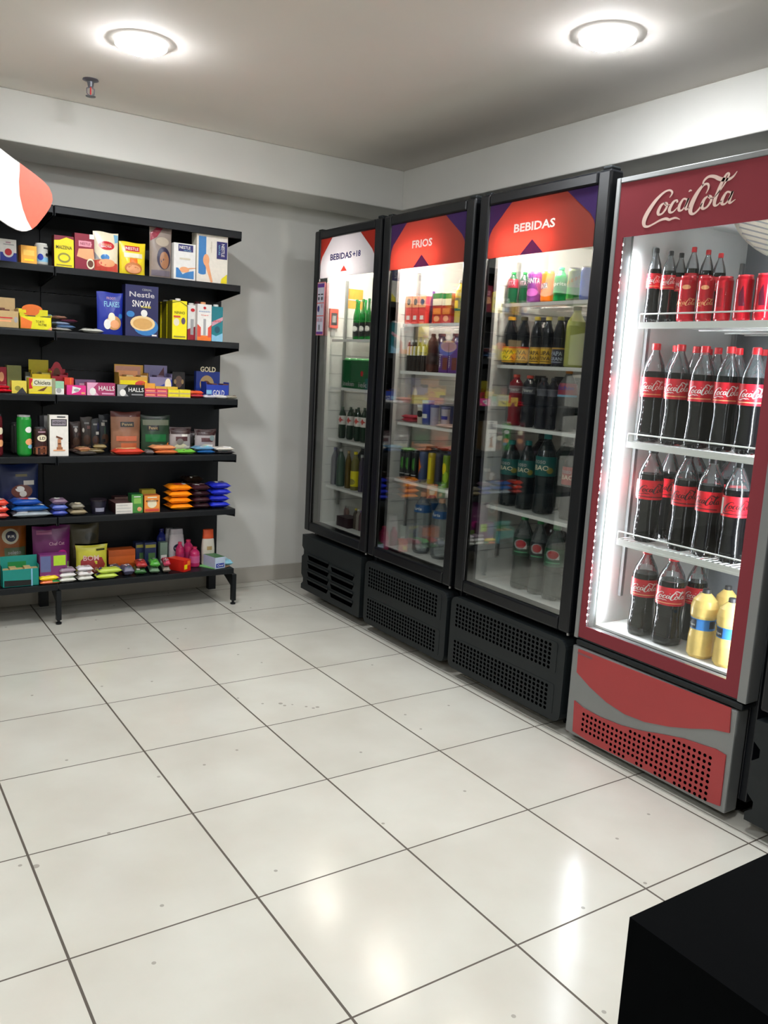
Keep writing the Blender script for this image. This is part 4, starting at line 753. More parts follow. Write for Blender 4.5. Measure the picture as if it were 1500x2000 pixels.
    # base
    if red:
        mb = MB(); mb.box(0, W-.022, .0, .06, .03, .36, GREYP); mb.box(.01, W-.01, .002, .07, .365, .385, BPLAST); mb.build('base_frame', r, bevel=.005)
        S0 = lambda u, v, off=0: (u, -off, v)
        C4 = lambda pts: [to_local(yL, 1090+x/3.6585, 1240+y/3.6585) for x, y in pts]
        up = C4([(150, 100), (1240, 523), (1228, 700), (1100, 672), (950, 668), (800, 655), (620, 620), (480, 565), (350, 480), (230, 370), (138, 265)])
        lo = C4([(120, 468), (180, 520), (300, 585), (450, 645), (600, 685), (750, 710), (900, 740), (1050, 790), (1130, 815), (1203, 860), (1160, 1222), (1060, 1185), (560, 930), (240, 770), (108, 685)])
        mb = MB(); mb.prism(up, 1, -.004, 0, COOLRED); mb.build('upper_panel', r)
        mb = MB(); mb.prism(lo, 1, -.004, 0, COOLRED)
        A, B = to_local(yL, 1090+190/3.6585, 1240+555/3.6585), to_local(yL, 1090+1098/3.6585, 1240+845/3.6585)
        n = 28; top = [C4([q])[0] for q in [(190, 552), (430, 650), (620, 692), (850, 735), (1000, 778), (1100, 838)]]
        for c_ in range(n):
            x = A[0]+(B[0]-A[0])*c_/(n-1)
            for j in range(len(top)-1):
                if top[j][0] <= x <= top[j+1][0]+1e-4: zt_ = top[j][1]+(top[j+1][1]-top[j][1])*(x-top[j][0])/(top[j+1][0]-top[j][0]); break
            rows = 4 if c_ < 7 else 5 if c_ < 13 else 6 if c_ < 17 else 7 if c_ < 21 else 8
            zq = .2436-math.ceil((.2436-zt_+.006)/.0195)*.0195
            for k in range(rows):
                zc = zq-k*.0195
                mb.add([(x+.0058*math.cos(a*PI/5), -.0046, zc+.0058*math.sin(a*PI/5)) for a in range(10)], [tuple(range(10))], VOID)  # flat black discs, the shade inside the holes is painted on
        mb.build('perforated_panel', r)
        mb = MB(); prints(mb, [('r', 0, 0, 1, 1, (120, 70, 74))], lambda u, v, off=0: (.03+.07*u, -.0042-off, .335+.008*v)); mb.build('badge', r)
    else:
        mb = MB()
        if panel == 'louver':
            pts = [(.0, .362), (W-.02, .362), (W-.02, .05), (.0, .05), (.0, .075), (.022, .092), (.022, .115), (0, .135), (0, .235), (.022, .252), (.022, .278), (0, .295)]
            mb.prism(pts, 1, -.006, .06, BPLAST)
            for row in range(4):
                for cx_ in (0, 1):
                    x_ = .05+cx_*.29+(.02 if cx_ == 0 else -.01); z_ = .255-row*.047-(0 if cx_ == 0 else .006)
                    mb.prism([(x_, z_), (x_+.24, z_), (x_+.225, z_-.024), (x_+.015, z_-.024)], 1, -.0064, -.006, VOID)  # flat black slots, the shade between the louvers is painted on
                    mb.prism([(x_+.0, z_+.002), (x_+.24, z_+.002), (x_+.24, z_+.012), (x_, z_+.012)], 1, -.011, -.006, BPLAST)
        else:
            def rr(x0, x1, z0_, z1_, rd=.034):
                o_ = []
                for cx_, cz_, a0 in ((x1-rd, z1_-rd, 0), (x0+rd, z1_-rd, 90), (x0+rd, z0_+rd, 180), (x1-rd, z0_+rd, 270)):
                    for q in range(5): a = math.radians(a0+q*22.5); o_.append((cx_+rd*math.cos(a), cz_+rd*math.sin(a)))
                return o_
            mb.prism(rr(.0, W, .045, .362)[::-1], 1, -.006, .06, BPLAST)
            for zb0, rows in ((.235, 6), (.075, 6)):
                mb.prism(rr(.03, W-.04, zb0-.01, zb0+rows*.0175+.004, .01)[::-1], 1, -.0075, -.006, BPLAST)
                for k in range(26):
                    for j in range(rows):
                        x_ = .045+k*(W-.1)/26; z_ = zb0+j*.0175+.006
                        mb.add([(x_+.0078*math.cos(a*PI/4), -.008, z_+.0068*math.sin(a*PI/4)) for a in range(8)], [tuple(range(8))], VOID)  # holes are flat black discs with their inner shade as colour
        mb.build('grille', r)
    mb = MB(); mb.box(.02, W-.02, .09, .2, .02, .06, VOID); mb.build('plinth', r)
    for xx in (.07, W-.07):
        for yy in (.12, D-.08): MB().lathe([(.02, 0), (.02, .012), (.01, .014), (.01, .06)], BPLAST, 14, c=(xx, yy, 0)).build('foot', r)
    return r, dr
TRI = [(.34, .001), (.56, .001), (.45, .26)]
c1, d1 = cooler(.155, .652, [1.45, 1.196, .918, .655], ((205, 203, 208), (190, 66, 54), [(.4, .12), (.52, .12), (.46, .26)], 'N'), [('BEBIDAS', .4, .5, .4, .16), ('+18', .69, .5, .14, .15)], 'louver', 'black cooler with white header, farthest left, next to the back wall')
c2, d2 = cooler(-.517, .672, [1.522, 1.303, 1.06, .785], ((168, 92, 82), (92, 70, 128), TRI, 'W'), [('FRIOS', .45, .5, .27, .17)], 'perf', 'black cooler reading FRIOS, second from the back wall')
c3, d3 = cooler(-1.218, .68, [1.593, 1.35, 1.108, .769], ((168, 92, 82), (92, 70, 128), TRI, 'W'), [('BEBIDAS', .46, .5, .39, .16)], 'perf', 'black cooler reading BEBIDAS, directly left of the red one')
ck, dk = cooler(-1.925, .69, [1.508, 1.108, .766], None, None, None, 'red and grey cola cooler with white script logo, tallest in the picture', glassx=(.045, .075), red=True)
c5, d5 = cooler(-2.66, .66, [1.5, 1.2, .9, .65], ((168, 92, 82), (92, 70, 128), TRI, 'W'), [('BEBIDAS', .46, .5, .39, .16)], 'louver', 'black cooler only just visible at the right edge, beyond the red one')
# evaporator cover inside the red cooler
mb = MB(); FR = .185
for r0, r1, z0_, z1_ in ((0.001, .15, 0, .004), (.15, .18, .004, .02), (.18, .185, .02, .06)):
    mb.add([(rr_*math.cos(2*PI*i/36), rr_*math.sin(2*PI*i/36), zz_) for rr_, zz_ in ((r0, z0_), (r1, z1_)) for i in range(36)], [(i, (i+1) % 36, (i+1) % 36+36, i+36) for i in range(36)], C((222, 214, 196)), True)
for k in range(-6, 7):
    L_ = math.sqrt(max(.0001, .15**2-(k*.024)**2)); mb.box(-L_, L_, k*.024-.0012, k*.024+.0012, -.002, .002, C('S'))
n_ = Vector((0, .6, .8)); a_ = Vector((1, .45, -.3)); a_ = (a_-n_*a_.dot(n_)).normalized(); b_ = n_.cross(a_)
mb.v = [tuple(Vector((.43, .30, 1.80))+a_*p[0]+b_*p[1]+n_*p[2]) for p in mb.v]
mb.build('fan_cover', ck)
# stickers on the first cooler door, cards and thermostat inside
mb = MB(); gx = .058
mb.box(gx-.002, gx+.078, -.002, -.0012, 1.46, 1.735, C((205, 120, 130)))
prints(mb, [('r', .06, .02, .94, .98, (200, 200, 215)), ('r', .06, .9, .94, .97, 'P'), ('r', .06, .02, .94, .07, 'P'), ('r', .02, .6, .98, .615, 'E'), ('r', .02, .36, .98, .375, 'E'), ('r', .15, .76, .42, .78, 'K'), ('r', .55, .76, .85, .78, 'K'), ('r', .2, .66, .38, .72, 'D'), ('r', .62, .66, .8, .72, 'D'), ('e', .3, .5, .14, .06, 'N'), ('e', .75, .55, .1, .04, 'I'), ('r', .15, .26, .45, .32, 'I'), ('r', .6, .26, .85, .32, 'I'), ('r', .45, .1, .55, .2, 'D')], lambda u, v, off=0: (gx-.002+.08*u, -.002-off, 1.46+.275*v))
mb.build('notice_sticker', d1)
mb = MB(); mb.box(.0505, .064, .076, .128, 1.505, 1.607, C('E')); prints(mb, [('r', .15, .15, .85, .8, 'D'), ('r', .3, .3, .7, .65, 'S')], lambda u, v, off=0: (.064+off, .076+.052*(1-u), 1.505+.1*v)); mb.box(.0505, .058, .09, .115, 1.46, 1.505, C('S')); mb.build('thermostat', c1)
mb = MB(); mb.box(.0502, .0515, .18, .285, 1.668, 1.722, C((245, 160, 70))); mb.box(.0502, .0515, .18, .285, 1.617, 1.66, C((245, 165, 80))); mb.build('price_card', c1)

# ============================================================ COOLER GOODS
def FP(z, x0, x1, yt, xf):
    """box-like item with its front plane at X=xf : Y centre, width, height"""
    xc = (x0+x1)/2; q = on(0, xf, xc, 1000); zb = project((xf, q[1], z))[1]
    ym = (yt+zb)/2 if yt else zb-8
    A = on(0, xf, x0, ym); B = on(0, xf, x1, ym)
    return (A[1]+B[1])/2, A[1]-B[1], max(.01, on(0, xf, xc, yt)[2]-z)
CAV = [(.155, .652), (-.517, .672), (-1.218, .68), (-1.925, .69)]
def FC(z, x0, x1, yt, xc_):
    """round item with its axis at X=xc_ : Y centre, radius, height"""
    xc = (x0+x1)/2; q = on(0, xc_, xc, 1000); zb = project((xc_, q[1], z))[1]; ym = (yt+zb)/2
    q = on(0, xc_, xc, ym); dep = project(q)[2]; r = (x1-x0)/2/FPX*dep/math.sqrt(1+((xc-750)/FPX)**2)
    return q[1], r, max(.01, on(0, xc_, xc, yt)[2]-z)
def fbx(z, x0, x1, yt, col, dec, name, label, cat='box', d=.06, xf=1.94, side=None, top=None, group=None):
    y, w, h = FP(z, x0, x1, yt, xf); o = carton(name, w, d, h, col, dec, side, top); o.location = (xf+d/2, y, z); o.rotation_euler = (0, 0, -PI/2); return tag(o, label, cat, group)
def frd(z, x0, x1, yt, make, label, cat, xc=1.97, group=None, turn=.45, y=None):
    yy, r, h = FC(z, x0, x1, yt, xc); o = make(r, h); o.location = (xc, yy, z); o.rotation_euler = (0, 0, -PI/2+turn); return tag(o, label, cat, group)
ORDN = ['first', 'second', 'third', 'fourth', 'fifth', 'sixth', 'seventh']
# --- cooler 1
Z1 = [v+.0007 for v in (1.446, 1.192, .914, .651, .435)]
for i, (a_, b_, xc, yt) in enumerate(((690, 702, 1.97, 585), (703, 714, 1.97, 584), (714.5, 725.5, 1.97, 583), (695, 705, 2.06, 588), (708, 718, 2.06, 586))):
    frd(Z1[0], a_, b_, yt, lambda r, h: bottle('beer_bottle', 'glass', r, h, (20, 105, 40), 'G', (22, 22, 24), (.08, .42), [('e', .5, .55, .3, .2, 'W'), ('r', .2, .4, .8, .44, 'S')], fill=1, rough=.1), '%s green beer bottle from the left on the top shelf of the leftmost cooler' % ORDN[i], 'bottle', xc=xc, group='green beer bottles')
y, w, h = FP(Z1[1], 668, 722, 700, 1.94)
pk = empty('beer_can_pack', (1.975, y, Z1[1]), -PI/2); tag(pk, 'green shrink-wrapped pack of beer cans on second shelf of the leftmost cooler', 'can pack')
mb = MB(); mb.box(-w/2, w/2, -.035, .035, 0, h*.93, C((18, 92, 48), .15)); prints(mb, [('t', 'ineken', .26, .16, .4, .18, 'S'), ('t', 'iek', .78, .15, .3, .18, 'S'), ('p', [(.7, .45), (.76, .45), (.78, .58), (.73, .66), (.68, .58)], 'R')], lambda u, v, off=0: (w*(u-.5), -.035-off, h*.93*v)); mb.build('wrapped_cans', pk)
for i in range(4): MB().lathe([(w*.1, h*.93), (w*.1, h*.97), (w*.085, h)], C((120, 200, 130), .15), 18, c=(-w/2+w*(i+.5)/4, -.012, 0)).build('can_lid', pk)
for i, (a_, b_, xc) in enumerate(((661, 676, 1.98), (677, 691, 1.98), (692, 706, 1.97), (704, 718, 1.968), (668, 680, 2.07), (684, 698, 2.07))):
    frd(Z1[2], a_, b_, 794+i*.8, lambda r, h: bottle('beer_bottle', 'wide', r, h, (26, 48, 34), (26, 62, 40), (232, 226, 220), (.44, .72), [('p', [(.5, .2), (.62, .45), (.8, .5), (.62, .62), (.5, .9), (.38, .62), (.2, .5), (.38, .45)], 'R'), ('e', .5, .5, .14, .14, 'E')], fill=1, rough=.12), '%s dark beer bottle with red star from the left, third shelf, leftmost cooler' % ORDN[i], 'bottle', xc=xc, group='dark beer bottles with red star')
for i, (a_, b_, yt, c_, cap, lb) in enumerate(((641, 657, 872, (28, 32, 58), 'N', 'dark navy bottle'), (657, 674, 876, (70, 92, 78), 'S', 'grey green bottle'), (674, 686, 880, (92, 74, 24), 'A', 'amber bottle'), (685, 702, 882, (120, 112, 60), 'Y', 'olive bottle with yellow label'), (700, 712, 888, (70, 62, 80), 'S', 'dull violet bottle'))):
    frd(Z1[3], a_, b_, yt, lambda r, h: bottle('liquor_bottle', 'straight', r, h, c_, cap, (235, 220, 30) if i == 3 else None, (.1, .5), [('e', .4, .3, .3, .2, 'J')], fill=1, rough=.15), '%s on the fourth shelf of the leftmost cooler' % lb, 'bottle', group='liquor bottles')
fbx(Z1[4], 657, 679, 1010, (48, 24, 32), [], 'drink_pack', 'dark maroon pack at the bottom of the leftmost cooler', xf=1.95, d=.08)
for i, (a_, b_, c_, cap) in enumerate(((660, 667, (120, 90, 90), 'S'), (667, 674, (150, 120, 110), 'S'), (680, 690, (70, 60, 50), 'Y'), (690, 700, (150, 140, 130), 'W'), (696, 706, (90, 60, 70), 'P'))):
    frd(Z1[4], a_, b_, 984+i*3, lambda r, h: bottle('mini_bottle', 'straight', r, h, c_, cap, fill=1), '%s small mixed bottle from the left at the bottom of leftmost cooler' % ORDN[i], 'bottle', xc=2.06 if i < 2 else 1.99, group='small mixed bottles')
# --- cooler 2
Z2 = [v+.0007 for v in (1.518, 1.299, 1.056, .781, .435)]
for i, (a_, b_) in enumerate(((792, 804), (805, 817), (818, 831))):
    fbx(Z2[0], a_, b_, 579, (225, 70, 66), [('r', 0, .6, 1, 1, 'F'), ('e', .5, .8, .28, .12, 'D'), ('r', .25, .15, .75, .3, 'W')], 'juice_carton', '%s of three red juice cartons on the top shelf of the FRIOS cooler' % ['left', 'middle', 'right'][i], 'carton', d=.05, group='red juice cartons')
frd(Z2[0], 832, 844, 570, lambda r, h: bottle('grape_juice_bottle', 'straight', r, h, (60, 26, 62), 'P', (36, 20, 44), (.1, .5), fill=1), 'slim dark purple bottle right of the red juice cartons', 'bottle')
for i, (a_, b_) in enumerate(((845, 863), (863.5, 881))):
    fbx(Z2[0], a_, b_, 573, (200, 62, 40), [('r', 0, .82, 1, 1, 'G'), ('r', 0, .6, 1, .82, 'C'), ('r', .1, .3, .9, .5, (235, 140, 60)), ('e', .5, .15, .3, .1, 'F')], 'yogurt_carton', ['orange red carton with green top beside the purple bottle', 'orange red carton with green top beside the yellow green bottle'][i], 'carton', d=.05, group='green topped cartons')
frd(Z2[0], 881, 903, 548, lambda r, h: bottle('mustard_bottle', 'straight', r, h, (225, 200, 90), 'W', (60, 130, 110), (.28, .58), [('r', .2, .2, .5, .8, 'Y')], fill=1), 'yellow green bottle with white top at the right of FRIOS top shelf', 'bottle')
for i in range(5):
    frd(Z2[1], 787+i*9.2, 796+i*9.2, 664, lambda r, h: bottle('yogurt_drink_bottle', 'straight', r, h, (40, 30, 26), (235, 232, 225), (196, 186, 60) if i < 3 else (90, 80, 60), (.5, .8), [('r', .3, 0, .6, 1, 'W')], fill=1), '%s slim dark bottle from the left on the second shelf of the FRIOS cooler' % ORDN[i], 'bottle', group='slim dark bottles')
frd(Z2[1], 833, 857, 652, lambda r, h: bottle('chocolate_milk_jug', 'wide', r, h, (88, 52, 44), 'X', (60, 34, 30), (.2, .5), fill=1), 'brown jug in the middle of the second shelf of the FRIOS cooler', 'bottle')
for i, (a_, b_) in enumerate(((858, 875), (876, 893))):
    y, w, h = FP(Z2[1], a_, b_, 665, 1.94); o = milk_carton('drink_carton', w, .06, h, (95, 50, 125), [('r', .4, .1, .95, .5, (120, 60, 45)), ('tv', 'milk', .14, .35, .14, .4, 'W'), ('r', .1, .7, .9, .8, 'P')], (70, 36, 100), 'I'); o.location = (1.97, y, Z2[1]); o.rotation_euler = (0, 0, -PI/2)
    tag(o, ['left purple drink carton on the second shelf of the FRIOS cooler', 'right purple drink carton on the second shelf of the FRIOS cooler'][i], 'carton', 'purple drink cartons')
def fly(z, x0, x1, up, th, dep, col, name, label, xf=1.935, group=None, dec=()):
    y, w, h = FP(z, x0, x1, 0, xf); o = pouch(name, w, dep, th, col, dec, 'pillow', True); o.location = (xf+dep/2, y, z+up); o.rotation_euler = (0, 0, -PI/2); return tag(o, label, 'packet', group)
for i in range(2): fly(Z2[2], 775, 799, .016*i, .018, .07, (190, 50, 70), 'sliced_ham_packet', '%s pink red packet at the left of the third FRIOS shelf' % ['lower', 'upper'][i], group='pink red packets')
frd(Z2[2], 799, 816, 789, lambda r, h: tub('cream_cup', r, h, (205, 198, 182), 'W', [('e', .5, .6, .3, .2, 'K')]), 'cream cup with black mark on the third FRIOS shelf', 'cup')
frd(Z2[2], 815, 839, 781, lambda r, h: tub('margarine_tub', r, h, (45, 60, 150), (150, 185, 225), [('r', .2, .3, .6, .5, 'W')]), 'tall blue tub with pale lid on the third FRIOS shelf', 'tub')
frd(Z2[2], 838, 856, 791, lambda r, h: tub('cheese_tub', r, h, (175, 170, 190), (80, 85, 150), []), 'small lilac tub just right of the tall blue tub', 'tub')
frd(Z2[2], 854, 872, 794, lambda r, h: tub('cheese_tub', r, h, (190, 180, 190), (100, 100, 140), [('r', .2, .4, .8, .6, 'U')]), 'small pale tub at the right of the third FRIOS shelf', 'tub', xc=2.0)
fly(Z2[2], 841, 880, 0, .014, .09, (215, 180, 170), 'cheese_packet', 'pale flat packet overhanging the front of the third FRIOS shelf', xf=1.917)
CL = [('p', [(.44, .3), (.47, .75), (.5, .8), (.5, .42)], (80, 170, 60)), ('p', [(.52, .3), (.53, .8), (.57, .75), (.56, .3)], (80, 170, 60)), ('p', [(.37, .35), (.38, .72), (.42, .76), (.41, .4)], (80, 170, 60)), ('r', .3, .1, .7, .14, 'S')]
for i in range(3):
    frd(Z2[3], 773+i*15.3, 788.5+i*15.3, 873+i*2, lambda r, h: can('energy_drink_can', r, h, (16, 18, 20), CL, 'S'), '%s black energy drink can on the fourth FRIOS shelf' % ['left', 'middle', 'right'][i], 'can', group='black energy drink cans')
for i, (a_, b_, c_, d_) in enumerate(((818, 835, (60, 78, 120), [('p', [(.1, .1), (.5, .5), (.2, .9)], 'O')]), (835, 850, (200, 170, 20), [('r', .35, .1, .6, .9, 'Y')]), (849, 865, (50, 48, 66), []), (864, 880, (120, 150, 40), [('e', .4, .6, .2, .2, 'Y'), ('e', .6, .3, .2, .2, 'L')]))):
    frd(Z2[3], a_, b_, 879+i*2.4, lambda r, h: can('energy_drink_can', r, h, c_, d_, 'D'), ['slate blue can', 'golden yellow can', 'dark violet can', 'yellow green can'][i]+' right of the black cans on the fourth FRIOS shelf', 'can', group='coloured drink cans')
WATER = clear_mat('water_bottle_plastic', (238, 243, 245), 1.8, .22, (205, 212, 214), .08)
for i, (a_, b_, yt, xc) in enumerate(((807, 843, 960, 1.99), (843, 878, 973, 2.0), (826, 858, 958, 2.11))):
    frd(Z2[4], a_, b_, yt, lambda r, h: bottle('water_bottle', 'wide', r, h, WATER, (220, 170, 140), (35, 85, 140), (.68, .8), [('t', 'Puris', .4, .5, .4, .4, 'W')], fill=1, neck=WATER), ['large clear water bottle with blue band, left one in the FRIOS cooler', 'large clear water bottle with blue band, right one in the FRIOS cooler', 'large clear water bottle standing behind the front pair, FRIOS cooler'][i], 'bottle', xc=xc, group='clear water bottles')
# --- cooler 3
Z3 = [v+.0007 for v in (1.589, 1.346, 1.104, .765, .435)]
for i, (a_, b_, xc) in enumerate(((991, 1012, 1.965), (1011, 1030, 1.985))):
    frd(Z3[0], a_, b_, 532, lambda r, h: bottle('guarana_bottle', 'straight', r, h, (20, 74, 48), 'G', (140, 34, 50) if i == 0 else (26, 60, 50), (.5, .78), [('t', 'VITA', .5, .5, .5, .5, 'I')], fill=1), ['green bottle with red label at left of the BEBIDAS top shelf', 'dark green bottle just left of the purple can'][i], 'bottle', xc=xc)
def sodacan(a_, b_, yt, col, dec, label, lid='S', xc=1.965): frd(Z3[0], a_, b_, yt, lambda r, h: can('soda_can', r, h, col, dec, lid), label, 'can', xc=xc, turn=.45, group='soda cans')
sodacan(1030, 1057, 530, (125, 60, 140), [('p', [(.1, .62), (.9, .72), (.9, .92), (.1, .86)], (40, 34, 90)), ('t', 'FANTA', .52, .74, .7, .2, 'W'), ('e', .5, .3, .3, .15, (200, 110, 200))], 'purple grape soda can with white lettering, BEBIDAS top shelf')
sodacan(1057, 1082, 529, (245, 125, 25), [('p', [(.05, .35), (.6, .45), (.6, .65), (.05, .6)], (40, 34, 90)), ('t', 'FANTA', .36, .52, .5, .2, 'W'), ('r', .5, .75, .9, .9, 'O')], 'orange soda can with white lettering, BEBIDAS top shelf')
frd(Z3[0], 1082, 1108, 523, lambda r, h: bottle('lime_soda_bottle', 'straight', r, h, (10, 130, 66), (60, 190, 130), (8, 125, 62), (.2, .7), [('t', 'Sprite', .5, .6, .8, .3, 'W'), ('r', .2, .1, .8, .2, (30, 160, 80))], fill=1), 'green lime soda bottle with white lettering, BEBIDAS top shelf', 'bottle', turn=.45)
sodacan(1108, 1133, 524, (130, 150, 110), [('r', 0, 0, 1, .4, (60, 150, 60)), ('p', [(.1, .45), (.9, .72), (.9, .85), (.1, .58)], (160, 110, 40))], 'green and tan soda can left of the blue can')
sodacan(1133, 1156, 521, (40, 70, 160), [], 'blue soda can at the right end of the BEBIDAS top shelf')
for i, (a_, b_, lab, cap, t1, t2, lc) in enumerate(((982, 1010, (235, 180, 40), (235, 170, 30), 'UVA', 'UVA', (30, 30, 30)), (1009, 1034, (210, 165, 50), (90, 75, 40), 'UVA', 'UVA', (40, 34, 30)), (1036, 1058, (230, 185, 50), (215, 190, 70), 'PAPA', 'GRANI', (40, 34, 30)), (1058, 1080, (230, 185, 50), (220, 200, 110), 'UPA', 'TIVA', (40, 34, 30)), (1080, 1104, (36, 36, 60), (150, 145, 80), 'PAPA', 'GRANI', (190, 200, 215)))):
    frd(Z3[1], a_, b_, 619, lambda r, h: bottle('grape_drink_bottle', 'wmouth', r, h, (22, 24, 30), cap, lab, (.05, .38), [('r', 0, .9, 1, 1, (200, 60, 30) if i < 2 else (190, 150, 70)), ('t', t1, .5, .64, .62, .26, lc), ('t', t2, .5, .32, .66, .22, lc), ('r', .2, .1, .8, .14, lc)], fill=1, rough=.08, capr=r*.55), '%s dark bottle from the left on the second shelf of the BEBIDAS cooler' % ORDN[i], 'bottle', xc=1.97, group='dark grape drink bottles', turn=.45)
frd(Z3[1], 1101, 1139, 599, lambda r, h: bottle('lemonade_bottle', 'straight', r, h, (165, 170, 90), (120, 120, 80), None, fill=1, rough=.2), 'tall pale yellow green bottle at the right of second BEBIDAS shelf', 'bottle', xc=1.99)
for i, (a_, b_, c_, yt, cap, xc) in enumerate(((992, 1020, (130, 18, 36), 731, 'E', 1.965), (1018, 1046, (24, 26, 36), 733, 'E', 1.965), (1046, 1073, (22, 26, 38), 737, 'D', 1.965), (1066, 1088, (26, 28, 38), 738, 'D', 1.968))):
    frd(Z3[2], a_, b_, yt, lambda r, h: bottle('sports_drink_bottle', 'sport', r, h, c_, cap, (90, 90, 100) if i else (150, 120, 125), (.64, .78), [('t', 'Power', .5, .5, .6, .5, 'W')] if i < 2 else (), fill=1), ['red sports drink bottle with orange red cap on the third BEBIDAS shelf', 'dark sports drink bottle with orange red cap beside the red one', 'dark sports drink bottle with dark cap, middle of third BEBIDAS shelf', 'dark sports drink bottle hidden partly behind, third BEBIDAS shelf'][i], 'bottle', xc=xc, group='sports drink bottles')
SODACL = clear_mat('pale_soda', (170, 175, 178), 1.6, .35, (130, 130, 130), .08)
frd(Z3[2], 1088, 1126, 722, lambda r, h: bottle('sparkling_drink_bottle', 'soda', r, h, SODACL, (195, 120, 50), (150, 50, 70), (.56, .78), [('t', 'Schin', .5, .66, .6, .3, 'U'), ('r', 0, 0, 1, .15, 'H')], fill=1, neck=SODACL), 'clear bottle with red label and tan cap, third BEBIDAS shelf', 'bottle', xc=1.985)
for i, (a_, b_, c_, yt, lab, xc) in enumerate(((972, 1011, (20, 30, 34), 858, (14, 92, 88), 2.0), (1010, 1046, (20, 30, 34), 860, (14, 92, 88), 2.0), (1044, 1086, (20, 30, 34), 846, (12, 96, 92), 2.0), (1096, 1132, (24, 22, 30), 870, (170, 55, 55), 2.0))):
    frd(Z3[3], a_, b_, yt, lambda r, h: bottle('guarana_bottle', 'soda', r, h, c_, 'T' if i < 3 else 'K', lab, (.48, .72), [('t', 'noso', .4, .72, .36, .18, 'S'), ('t', 'BAO', .45, .42, .46, .26, 'C'), ('e', .72, .3, .1, .16, 'J')], fill=1), ['large dark bottle with teal label, left on the fourth BEBIDAS shelf', 'large dark bottle with teal label, middle of the fourth BEBIDAS shelf', 'large dark bottle with teal label and tall teal cap, fourth BEBIDAS shelf', 'large dark bottle with red label at the right, fourth BEBIDAS shelf'][i], 'bottle', xc=xc, group='large dark guarana bottles', turn=.5)
for i, (a_, b_, yt, lab) in enumerate(((1001, 1040, 1004, (20, 62, 44)), (1034, 1068, 1012, (30, 36, 40)), (1062, 1104, 1024, (28, 92, 62)))):
    frd(Z3[4], a_, b_, yt, lambda r, h: bottle('guarana_bottle', 'soda', r, h, (36, 46, 42), 'G', lab, (.46, .7), [('e', .5, .66, .22, .28, 'S'), ('e', .52, .68, .17, .22, (180, 40, 50)), ('p', [(.6, .42), (.72, .42), (.72, .7)], 'W'), ('r', .3, .2, .75, .26, (80, 170, 120))], fill=.7), ['left green soda bottle with round red badge at bottom of BEBIDAS cooler', 'middle green soda bottle with round red badge at bottom of BEBIDAS cooler', 'right green soda bottle with round red badge at bottom of BEBIDAS cooler'][i], 'bottle', xc=1.995, group='green soda bottles', turn=.5)
# --- red cooler
ZK = [v+.0007 for v in (1.504, 1.104, .762, .435)]
COLA = (9, 9, 12)
def cola(r, h, cap, dark=False, lab=(205, 24, 44)):
    tc = (30, 14, 18) if dark else 'W'
    dec = [('t', '@script', .54, .54, .74, .62, tc), ('r', .15, .12, .85, .17, 'F' if not dark else (90, 14, 26))]
    if dark: dec = [('r', .0, .1, .12, .9, 'W')]+dec
    return bottle('cola_bottle', 'soda', r, h, COLA, cap, lab, (.46, .66), dec, fill=.74, rough=.06)
for i, (a_, b_, yt, cap, xc) in enumerate(((1262, 1290, 486, 'K', 1.965), (1290, 1318, 491, 'K', 1.965), (1311, 1338, 495, 'K', 2.05), (1331, 1359, 484, 'R', 2.05), (1353, 1381, 490, 'R', 2.06), (1381, 1409, 496, 'R', 2.06))):
    yy, r, h = FC(ZK[0], a_, b_, yt, xc)
    o = cola(r, h, cap); o.location = (xc, yy, ZK[0]); o.rotation_euler = (0, 0, -PI/2+.45)
    tag(o, '%s small cola bottle with %s cap on the top shelf of the red cooler' % (['left', 'middle', 'right'][i % 3], ['black', 'red'][i//3]), 'bottle', 'small cola bottles')
for i, (a_, b_, yt) in enumerate(((1324, 1359, 540), (1361, 1394, 541), (1396, 1430, 541), (1434, 1470, 538), (1473, 1509, 535))):
    yy, r, h = FC(ZK[0], a_, b_, yt, 1.962)
    o = can('cola_can', r, h, (190, 22, 40), [('t', '@script', .5, .42, .85, .24, 'F'), ('e', .5, .82, .16, .06, 'F')] if i < 2 else [('p', [(.4, .3), (.62, .3), (.5, .85), (.36, .6)], (90, 16, 40))] if i > 2 else [('r', .3, .3, .5, .8, (150, 20, 36))], (215, 60, 70), rough=.15)
    o.location = (1.962, yy, ZK[0]); o.rotation_euler = (0, 0, -PI/2+.45); tag(o, '%s tall red cola can from the left on the red cooler top shelf' % ORDN[i], 'can', 'tall red cola cans')
ROW2 = [(1250, 1296, 671, 1.968), (1297, 1345, 673, 1.968), (1343, 1393, 676, 1.968), (1392, 1442, 677, 1.968), (1441, 1492, 679, 1.968), (1291, 1333, 675, 2.09), (1330, 1372, 677, 2.09), (1371, 1414, 679, 2.09), (1410, 1455, 680, 2.09)]
for i, (a_, b_, yt, xc) in enumerate(ROW2):
    yy, r, h = FC(ZK[1], a_, b_, yt, xc); yy2 = on(0, xc, (a_+b_)/2+22, yt)
    h = yy2[2]-ZK[1]; o = cola(r, h, 'R'); o.location = (xc, yy, ZK[1]); o.rotation_euler = (0, 0, -PI/2+.45)
    tag(o, ('%s large cola bottle from the left in the front row, red cooler second shelf' % ORDN[i]) if i < 5 else ('%s large cola bottle from the left in the back row, red cooler second shelf' % ORDN[i-5]), 'bottle', 'large cola bottles with red caps')
ROW3 = [(1242, 1294, 873, 1.968, 'K'), (1311, 1362, 882, 1.97, 'K'), (1357, 1411, 892, 1.968, 'K'), (1408, 1462, 900, 1.968, 'K'), (1281, 1324, 872, 2.085, 'K')]
